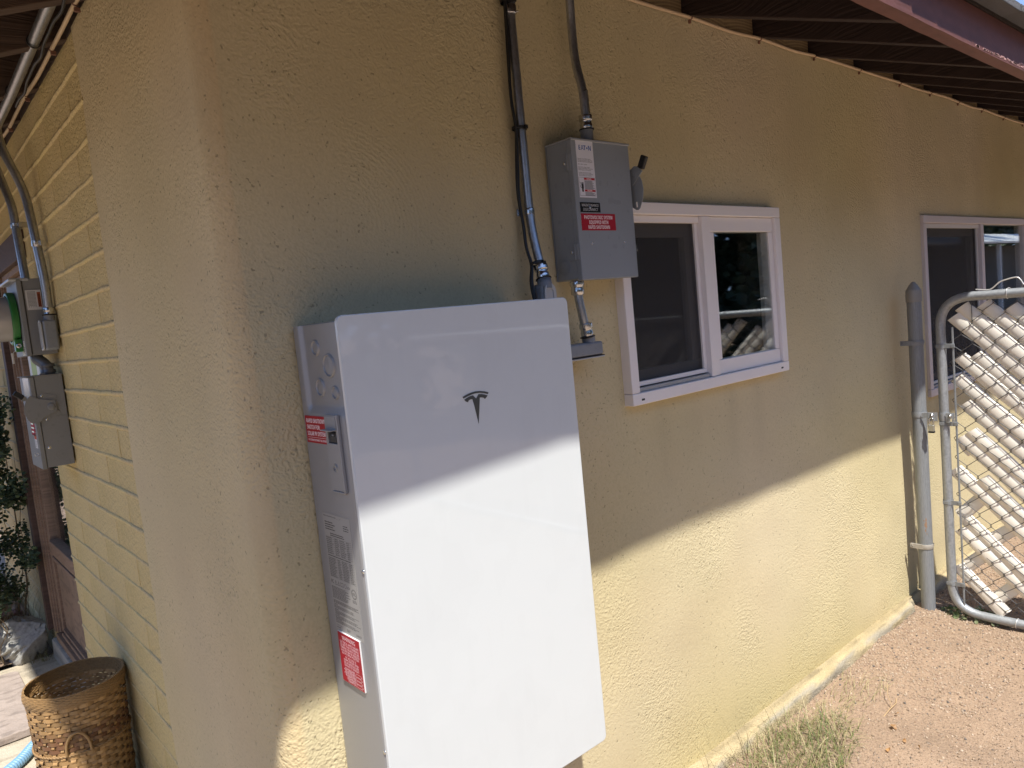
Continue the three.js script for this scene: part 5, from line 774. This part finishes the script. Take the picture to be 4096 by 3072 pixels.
// leafy shrub against the wall beyond the door
function leafCloud(n, place, size, cols, cup = 0.3) {
  const g = new THREE.BufferGeometry(), pos = [], nn = 6; // small rounded leaf
  const rim = []; for (let i = 0; i < nn; i++) { const a = i / nn * Math.PI * 2; rim.push([Math.cos(a) * 0.42, cup * 0.16 * Math.cos(2 * a), Math.sin(a) * 0.5]); }
  for (let i = 0; i < nn; i++) pos.push(0, -cup * 0.08, 0, ...rim[(i + 1) % nn], ...rim[i]);
  g.setAttribute('position', new THREE.Float32BufferAttribute(pos, 3)); g.computeVertexNormals();
  const im = new THREE.InstancedMesh(g, phys(C(1, 1, 1), { roughness: 0.6, side: THREE.DoubleSide, transmission: 0.3, thickness: 0 }), n), o = new THREE.Object3D(), c = new THREE.Color();
  for (let i = 0; i < n; i++) { const [x, y, z] = place(i); o.position.set(x, y, z); o.rotation.set(rr(-1.2, 1.2), rr(0, 6.28), rr(-1.2, 1.2)); o.scale.setScalar(size * rr(0.6, 1.3)); o.updateMatrix(); im.setMatrixAt(i, o.matrix); const k = cols[Math.floor(rnd() * cols.length)], f = rr(0.7, 1.3); im.setColorAt(i, c.setRGB(k[0] * f, k[1] * f, k[2] * f)); }
  return im;
}
{
  const s = thing('leafy_shrub', 'dark green leafy shrub with bare dry stems against the block wall by the door', 'shrub', [-0.4, 0.06, -3.2]);
  const cl = Array.from({ length: 220 }, () => [rr(-0.5, 0.235), rr(0.3, 1.36), rr(-0.3, 0.24), rr(0.05, 0.11)]);
  const f = leafCloud(30000, () => { const q = cl[Math.floor(rnd() * cl.length)]; const a = V(rr(-1, 1), rr(-1, 1), rr(-1, 1)); while (a.length() > 1) a.set(rr(-1, 1), rr(-1, 1), rr(-1, 1)); return [Math.min(0.25, q[0] + a.x * q[3]), q[1] + a.y * q[3], q[2] + a.z * q[3]]; }, 0.019, [[0.06, 0.10, 0.04], [0.085, 0.13, 0.055], [0.045, 0.08, 0.035]]); f.name = 'foliage'; f.userData.kind = 'stuff'; s.add(f);
  const st = []; for (let i = 0; i < 46; i++) { const x = rr(-0.5, 0.22), z = rr(-0.4, 0.12), h = rr(0.35, 1.1), q = []; let px = x, pz = z; for (let k = 0; k <= 8; k++) { q.push(V(Math.min(0.25, px), h * k / 8, pz)); px += rr(-0.05, 0.05); pz += rr(-0.04, 0.04); } st.push(sweep(new THREE.CatmullRomCurve3(q).getPoints(20), (t) => 0.0055 * (1 - 0.7 * t) * (i % 4 ? 0.55 : 1.2), 5)); }
  mesh('stem', merge(st), std(C(0.28, 0.21, 0.13), { roughness: 0.9 }), s).userData.kind = 'stuff';
  const dry = []; for (let i = 0; i < 900; i++) { const t = rr(0, 6.28); blade(dry, V(rr(-0.5, 0.22), rr(0, 0.25), rr(-0.3, 0.10)), V(Math.cos(t), 0, Math.sin(t)), rr(0.12, 0.35), rr(0.0008, 0.0016), rr(0.2, 2.2), [[0.22, 0.18, 0.10], [0.16, 0.13, 0.07], [0.30, 0.25, 0.14]][i % 3]); }
  mesh('dry_twigs', merge(dry), M.grass, s).userData.kind = 'stuff';
}
{ const im = leafCloud(700, () => [rr(-0.9, -0.22), 0.07 + rr(0, 0.02), rr(-4.3, -3.28)], 0.03, [[0.42, 0.30, 0.12], [0.52, 0.40, 0.18], [0.30, 0.20, 0.09]], 1); im.name = 'leaf_litter'; scene.add(im); tag(im, 'dry yellow fallen leaves on the soil behind the rock', null, null, 'stuff'); }

// ---------------------------------------------------------------- gate post and chain link gate
const GX = 2.93;
{
  const p = thing('gate_post', 'round galvanized post with a pointed cap beside the wall at the gate', 'post', [2.938, 0, 0.086]);
  mesh('pipe', (() => { const g = new THREE.CylinderGeometry(0.0302, 0.0302, 1.53, 28, 1); g.translate(0, 0.695, 0); return g; })(), M.galvOld, p);
  mesh('cap', spin([[0.031, 0], [0.0335, 0.001], [0.0335, 0.035], [0.0325, 0.037], [0.0325, 0.052], [0.030, 0.056], [0.018, 0.076], [0.008, 0.089], [0.0, 0.092]], [0, 1.457, 0], [0, 1, 0], 28), std(C(0.30, 0.29, 0.27), { metalness: 0.3, roughness: 0.6 }), p);
  for (const [y, c] of [[1.272, M.galvOld], [0.32, std(C(0.42, 0.39, 0.34), { metalness: 0.3, roughness: 0.6 })]]) mesh('brace_band', merge([spin([[0.0303, -0.011], [0.0325, -0.011], [0.0332, 0], [0.0325, 0.011], [0.0303, 0.011]], [0, y, 0], [0, 1, 0], 26), box(-0.034, y - 0.011, -0.056, -0.031, y + 0.011, 0.0, 0.001), box(-0.028, y - 0.011, -0.056, -0.025, y + 0.011, -0.014, 0.001), spin([[0.004, -0.01], [0.004, 0.01]], [-0.029, y, -0.046], [1, 0, 0], 8), box(0.0315, y - 0.006, 0.01, 0.036, y + 0.006, 0.024, 0.001)]), c, p);
  mesh('rust_stain', (() => { const pos = []; for (const [a0, y0, s] of [[-1.05, 0.425, 1], [-1.0, 0.452, 0.6], [-1.12, 0.40, 0.5], [-1.3, 0.447, 0.3], [-0.98, 0.385, 0.25]]) { const rim = []; for (let i = 0; i < 14; i++) { const t = i / 14 * 6.2832, r = s * (0.55 + 0.65 * hash2(i, Math.round(y0 * 1000), 171)), a = a0 + Math.cos(t) * r * 0.2; rim.push([Math.sin(a) * 0.03035, y0 + Math.sin(t) * r * 0.018, Math.cos(a) * 0.03035]); } const c = [Math.sin(a0) * 0.0306, y0, Math.cos(a0) * 0.0306]; for (let i = 0; i < 14; i++) pos.push(...c, ...rim[(i + 1) % 14], ...rim[i]); } const g = new THREE.BufferGeometry(); g.setAttribute('position', new THREE.Float32BufferAttribute(pos, 3)); g.computeVertexNormals(); return g; })(), std(C(0.30, 0.19, 0.125), { roughness: 0.9, side: THREE.DoubleSide }), p);
}
{
  const g = thing('chain_link_gate', 'chain link gate with white plastic slats woven diagonally through it', 'gate', [GX, 0, 0.194]);
  const Z0 = 0.194, ZL = 2.35, zl = ZL - Z0;
  const corner = (y, z, sy, sz, r = 0.105) => [[0, y, z]];
  mesh('frame', pipe([[0, 0.036, zl / 2], [0, 0.036, 0], [0, 1.464, 0], [0, 1.464, zl], [0, 0.036, zl], [0, 0.036, zl / 2]], 0.0195, 0.13, 16, 9), M.galv, g);
  mesh('tension_bar', box(-0.012, 0.065, 0.0465, -0.004, 1.335, 0.0535, 0.0015), M.galvOld, g);
  for (const y of [1.254, 0.906, 0.545, 0.168]) mesh('tension_band', merge([spin([[0.0197, -0.011], [0.0213, -0.011], [0.0213, 0.011], [0.0197, 0.011]], [0, y, 0], [0, 1, 0], 20), box(-0.0135, y - 0.010, 0.016, -0.0115, y + 0.010, 0.058, 0.0005), box(-0.0165, y - 0.0075, 0.043, -0.0136, y + 0.0075, 0.058, 0.001), box(-0.022, y - 0.007, -0.016, -0.0195, y + 0.007, 0.006, 0.001)]), M.galvOld, g);
  // latch: band round the post joined to a collar on the stile
  const la = part('latch', g);
  mesh('post_band', merge([spin([[0.0305, -0.011], [0.0325, -0.012], [0.0325, 0.012], [0.0305, 0.011]], [0.008, 0.943, -0.108], [0, 1, 0], 24), box(-0.026, 0.931, -0.085, -0.0235, 0.955, -0.02, 0.001)]), M.galv, la);
  mesh('fork', merge([box(-0.027, 0.918, -0.062, -0.0245, 0.957, -0.02, 0.003), spin([[0.0197, -0.018], [0.0225, -0.018], [0.0225, 0.018], [0.0197, 0.018]], [0, 0.937, 0], [0, 1, 0], 20), box(-0.026, 0.930, 0.014, -0.0235, 0.957, 0.05, 0.003), box(-0.026, 0.912, 0.014, -0.0235, 0.9295, 0.030, 0.002), box(-0.026, 0.912, 0.038, -0.0235, 0.9295, 0.05, 0.002)]), M.galv, la);
  for (const z of [-0.042, 0.032]) mesh('bolt', spin([[0, 0.009], [0.003, 0.009], [0.003, 0.005], [0.0075, 0.0045], [0.0075, 0]], [-0.0265, 0.944, z], [-1, 0, 0], 8), M.fitting, la);
  // zigzag wires
  const P = 0.0425, nodeZ = 0.275 - Z0, nodeY = 1.222, ws = [];
  const zs0 = nodeZ - P; const nW = Math.floor((zl - 0.06 - zs0) / P);
  for (let k = 0; k < nW; k++) {
    const pts = []; const top = Math.min(1.445, 1e9);
    for (let y = nodeY + P * 5, i = 0; y > 0.055; y -= P, i++) { const odd = (i + k) % 2, z = zs0 + (k + (odd ? 1 : 0)) * P; if (y > 1.345 && z < 0.10 - (1.45 - y) * 0.3) continue; const x = -0.001 + (odd ? 0.0016 : -0.0016); pts.push(V(x, y + 0.004 + (rnd() - 0.5) * 0.002, z + (odd ? 0.0022 : -0.0022) + (rnd() - 0.5) * 0.0015), V(-x * 1.2, y - 0.004, z + (odd ? 0.0022 : -0.0022))); }
    if (pts.length > 2) ws.push(sweep(pts, 0.00155, 5, false));
  }
  const wm = mesh('wire_mesh', merge(ws), M.wire, g); wm.userData.kind = 'stuff';
  // slats: flattened tubes, each its own part
  const slatGeo = (len) => { const n = 14, m = Math.max(8, Math.round(len / 0.05)), pos = [], uv = [], idx = []; const ph = rr(0, 6), wv = rr(0.4, 1.8);
    for (let j = 0; j <= m; j++) { const t = j / m * len, wob = 0.0016 * wv * Math.sin(t * 9 + ph), flat = 1 + 0.06 * Math.sin(t * 23 + ph), cut = j === 0 ? 1 : 0; for (let i = 0; i <= n; i++) { const a = i / n * Math.PI * 2, c = Math.cos(a), s = Math.sin(a); pos.push(s * 0.0095 * (s < 0 ? 1.35 : 0.4) + wob + (s < 0 ? 0 : 0.0), c * 0.0305 * flat, t + cut * (c * 0.006)); uv.push(t * 2, i / n * 0.2); } }
    for (let j = 0; j < m; j++) for (let i = 0; i < n; i++) { const a = j * (n + 1) + i; idx.push(a, a + n + 1, a + 1, a + 1, a + n + 1, a + n + 2); }
    const q = new THREE.BufferGeometry(); q.setAttribute('position', new THREE.Float32BufferAttribute(pos, 3)); q.setAttribute('uv', new THREE.Float32BufferAttribute(uv, 2)); q.setIndex(idx); q.computeVertexNormals(); return q; };
  const put = (z, y, z2, y2, x = 0, twist = 0) => { const len = Math.hypot(z2 - z, y2 - y), m = mesh('slat', slatGeo(len), M.slat, g); m.position.set(x, y, z - Z0); m.rotation.order = 'XYZ'; m.rotation.x = Math.atan2(-(y2 - y), z2 - z); m.rotateZ(twist + rr(-0.08, 0.08)); return m; };
  const diag = (z, y, maxLen = 9, x = 0.0155, d = 0) => { let L = Math.min(maxLen * 0.7071, y - 0.062, ZL - 0.06 - z); put(z, y, z + L, y - L + d, x); };
  for (const [z, y, l] of [[0.277, 1.423], [0.246, 1.382], [0.360, 1.428], [0.262, 1.203], [0.322, 1.210], [0.247, 1.111], [0.276, 0.998], [0.294, 0.874], [0.252, 0.844], [0.222, 0.697], [0.327, 0.663], [0.256, 0.472], [0.236, 0.424], [0.214, 0.247]]) diag(z, y, l ?? 9);
  for (let z = 0.47; z < ZL - 0.2; z += 0.085) if (rnd() < 0.93) diag(z + rr(-0.02, 0.02), 1.43 - rr(0, 0.05), rr(0.6, 2.2));
  // loose pieces lying across behind the mesh
  put(0.23, 0.475, 0.34, 0.59, 0.028); put(0.36, 0.115, 0.60, 0.35, 0.028); put(0.255, 0.252, 0.335, 0.325, 0.028); put(0.365, 0.392, 0.50, 0.50, 0.028); put(0.255, 0.78, 0.30, 0.83, 0.03);
  // loop of thick wire on the top rail and a fence tie
  const lw = new THREE.CatmullRomCurve3([[0.34, 1.491], [0.372, 1.4865], [0.390, 1.4855], [0.398, 1.488], [0.411, 1.498], [0.428, 1.513], [0.45, 1.521], [0.492, 1.527], [0.504, 1.516], [0.514, 1.498], [0.53, 1.488], [0.58, 1.486], [0.62, 1.5], [0.66, 1.535], [0.70, 1.53]].map(([z, y]) => V(-0.004, y, z - Z0)));
  mesh('bent_wire', sweep(lw.getPoints(80), 0.0026, 8), M.brightWire, g, 'bent bare wire looped over the top rail');
  for (const z of [0.452, 0.9, 1.4]) mesh('wire_tie', sweep(Array.from({ length: 22 }, (_, i) => { const a = -2.4 + i / 21 * 4.8, r = i > 17 ? 0.0215 + (i - 17) * 0.004 : 0.0215; return V(-Math.cos(a) * r, 1.464 + Math.sin(a + 0.3) * r, z - Z0 + i * 0.0004); }), 0.0016, 6), M.brightWire, g);
  mesh('wire_tie', sweep(Array.from({ length: 22 }, (_, i) => { const a = -2.6 + i / 21 * 5.2; return V(-Math.cos(a) * 0.0212, 0.036 + Math.sin(a) * 0.0212, 0.44 - Z0 + i * 0.0005); }), 0.0016, 6), M.brightWire, g);
}
{ const leaf = scene.getObjectByName('chain_link_gate').clone(); leaf.name = numbered('chain_link_gate'); leaf.position.z = 2.45; leaf.children.filter((c) => c.name.startsWith('slat')).forEach((c) => leaf.remove(c)); leaf.userData.label = 'bare chain link gate leaf without slats, its rail mirrored in the white battery front'; scene.add(leaf); }
{
  const p = thing('padlock', 'small brass and steel padlock hanging from the gate latch', 'padlock', [GX - 0.030, 0.893, 0.149]);
  mesh('lock_body', box(-0.007, -0.022, -0.012, 0.007, 0.008, 0.012, 0.003, 2), std(C(0.45, 0.44, 0.38), { metalness: 0.7, roughness: 0.35 }), p);
  mesh('bumper', box(-0.008, -0.029, -0.013, 0.008, -0.0195, 0.013, 0.003, 2), M.black, p);
  mesh('shackle', sweep(Array.from({ length: 16 }, (_, i) => { const t = i / 15; if (t < 0.25) return V(0, 0.006 + t * 0.1, -0.0085); if (t > 0.75) return V(0, 0.006 + (1 - t) * 0.1, 0.0085); const a = (t - 0.25) / 0.5 * Math.PI; return V(0, 0.031 + Math.sin(a) * 0.0085, -0.0085 * Math.cos(a)); }), 0.0028, 8), M.fitting, p);
}

// ---------------------------------------------------------------- small things on the ground
{
  const g = new THREE.IcosahedronGeometry(1, 1), p = g.attributes.position; for (let i = 0; i < p.count; i++) { const k = 0.75 + 0.5 * hash2(Math.round(p.getX(i) * 50), Math.round(p.getY(i) * 50 + p.getZ(i) * 90), 3); p.setXYZ(i, p.getX(i) * k, p.getY(i) * k * 0.7, p.getZ(i) * k); } g.computeVertexNormals();
  const N = 45000, im = new THREE.InstancedMesh(g, std(C(1, 1, 1), { roughness: 0.95 }), N), o = new THREE.Object3D(), c = new THREE.Color(), cols = [[0.35, 0.258, 0.18], [0.38, 0.29, 0.21], [0.31, 0.225, 0.155], [0.42, 0.33, 0.25], [0.30, 0.21, 0.15], [0.14, 0.12, 0.105]];
  for (let i = 0; i < N; i++) { const nearPost = rnd() < 0.3, x = nearPost ? 2.7 + rr(-0.6, 0.9) : rr(1.2, 5.2), z = (nearPost ? 0.06 + Math.pow(rnd(), 1.4) * 0.5 : 0.055 + Math.pow(rnd(), 1.3) * 1.6), s = 0.0009 + 0.0045 * Math.pow(rnd(), 4); o.position.set(x, groundY(x, z) + 0.004 + s * 0.25, z); o.rotation.set(rr(0, 6), rr(0, 6), rr(0, 6)); o.scale.setScalar(s); o.updateMatrix(); im.setMatrixAt(i, o.matrix); const k = cols[Math.floor(Math.pow(rnd(), 1.15) * 5.25)], f = rr(0.8, 1.2); im.setColorAt(i, c.setRGB(k[0] * f, k[1] * f, k[2] * f)); }
  im.name = 'loose_gravel'; scene.add(im); tag(im, 'loose small stones scattered over the packed dirt', null, null, 'stuff');
}
{
  const y = groundY(1.9, 0.4) + 0.006;
  tag(mesh('twig', merge([sweep([V(1.92, y, 0.30), V(1.965, y + 0.012, 0.305), V(2.03, y + 0.004, 0.30), V(2.07, y, 0.285)], 0.0022, 6), sweep([V(1.985, y + 0.010, 0.305), V(2.03, y + 0.03, 0.27), V(2.07, y + 0.045, 0.255)], 0.0014, 5)]), std(C(0.42, 0.29, 0.16))), 'forked dry twig on the dirt right of the grass clump', 'twig');
  tag(mesh('straw', sweep([V(2.42, y - 0.002, 0.68), V(2.46, y + 0.004, 0.70), V(2.5, y, 0.715)], 0.0016, 5), std(C(0.36, 0.22, 0.12))), 'single brown straw on open dirt below the gate', 'straw');
  tag(mesh('plastic_scrap', jitter(box(-0.014, 0, -0.004, 0.014, 0.004, 0.004, 0.0015, 2), 0.001, 90, 180).translate(1.72, y, 0.57), M.white), 'small white scrap on the dirt near the bottom edge', 'scrap');
  const lf = leafCloud(5, (i) => [[1.80, 0.02, 0.42], [1.86, 0.02, 0.36], [1.79, 0.022, 0.47], [1.95, 0.02, 0.335], [1.72, 0.02, 0.40]][i], 0.022, [[0.45, 0.25, 0.10]], 1); lf.name = 'fallen_leaves'; scene.add(lf); tag(lf, 'few curled brown leaves beside the grass clump', null, null, 'stuff');
}
{ // weed under the gate
  const w = thing('weed', 'small green weed growing under the gate corner', 'weed', [2.97, 0.01, 0.27]);
  const f = leafCloud(260, () => { const a = rr(0, 6.28), r = Math.sqrt(rnd()); return [Math.cos(a) * r * 0.07, rr(0.005, 0.05) * (1.1 - r), Math.sin(a) * r * 0.15]; }, 0.017, [[0.10, 0.15, 0.05], [0.15, 0.20, 0.08], [0.22, 0.25, 0.12]]); f.name = 'foliage'; f.userData.kind = 'stuff'; w.add(f);
  const st = []; for (let i = 0; i < 18; i++) { const a = rr(0, 6.28), r = rr(0.03, 0.13); st.push(sweep([V(0, 0, 0), V(Math.cos(a) * r * 0.25, 0.025, Math.sin(a) * r * 0.6), V(Math.cos(a) * r * 0.5, 0.018, Math.sin(a) * r)], 0.0008, 4)); } mesh('stem', merge(st), std(C(0.2, 0.2, 0.09)), w);
}

// ---------------------------------------------------------------- across the yard: what the window glass mirrors, and unseen trees added to block low sky
{
  const sh = thing('garden_shed', 'white roofed patio shed across the yard, mirrored in the right window', 'shed', [22, 0, 7]);
  mesh('roof', (() => { const g = box(-3.5, -0.03, 0, 8, 0.03, 1.25, 0.01); g.rotateX(-0.30); g.translate(0, 2.31, -1.6); return g; })(), std(C(0.78, 0.8, 0.78), { roughness: 0.6 }), sh);
  mesh('wall', box(-3.2, 0, -0.9, 7.6, 2.278, -0.4, 0.02), std(C(0.10, 0.09, 0.075), { roughness: 0.9 }), sh);
  for (const x of [-3.1, 2.2, 7.5]) mesh('post', box(x, 0, -1.45, x + 0.1, 2.278, -1.35, 0.01), M.white, sh);
}
{
  const spots = [[9, 8.2, 6.4], [12.2, 7.4, 7.2], [15.6, 8.0, 7.4], [19.5, 8.6, 7.5], [23.5, 9.0, 7.2], [28, 9.2, 7.5], [33, 9.5, 8], [38, 10, 7.5], [43.5, 10.5, 8], [50, 11.5, 8.5], [6.2, 9.5, 5.5], [2.6, 11.5, 5.2], [10.7, 9.6, 7.4], [14, 9.8, 7.6], [-1.5, 12, 5.5], [-5, 10.5, 6], [-7.6, 7.4, 5.6], [-8.8, -0.4, 5.4], [-8, -4.2, 5.6]];
  const kinds = ['nearest', 'second', 'third', 'fourth', 'fifth', 'sixth', 'seventh', 'eighth', 'ninth', 'farthest', 'bushy', 'low', 'rear left', 'rear right', 'leftmost', 'added_unseen_broad', 'round', 'added unseen side yard', 'added unseen rear flank'];  // closing entries, from the broad one on: unseen trees added to block low sky
  spots.forEach(([x, z, h], i) => {
    const t = thing('tree', kinds[i] + ' dense green tree of the rows around the yard', 'tree', [x, 0, z], 'trees across the yard');
    const q = []; for (let k = 0; k <= 6; k++) q.push(V(0.1 * Math.sin(k + i), h * 0.55 * k / 6, 0.1 * Math.cos(k * 1.3 + i))); mesh('trunk', sweep(q, (s) => 0.16 * (1 - 0.6 * s), 9), std(C(0.12, 0.085, 0.06), { roughness: 0.95 }), t);
    const cl = Array.from({ length: 58 }, () => { const a = rr(0, 6.28), r = Math.sqrt(rnd()) * 2.2, y = rnd(); return [Math.cos(a) * r * (1.1 - 0.35 * y), h * y * 0.96 + 0.15, Math.sin(a) * r * (1.1 - 0.5 * y), rr(0.4, 0.8)]; });
    const f = leafCloud(9000, () => { const c = cl[Math.floor(rnd() * cl.length)], a = V(rr(-1, 1), rr(-1, 1), rr(-1, 1)).normalize().multiplyScalar(Math.pow(rnd(), 0.4)); return [c[0] + a.x * c[3], Math.max(0.05, c[1] + a.y * c[3]), c[2] + a.z * c[3]]; }, 0.22, [[0.075, 0.115, 0.05], [0.10, 0.14, 0.06], [0.06, 0.09, 0.04]]); f.name = 'crown'; f.userData.kind = 'stuff'; t.add(f);
  });
}

scene.traverse((o) => { if (o.isMesh) { o.castShadow = true; o.receiveShadow = true; } });
sun.castShadow = true;
renderer.render(scene, camera);
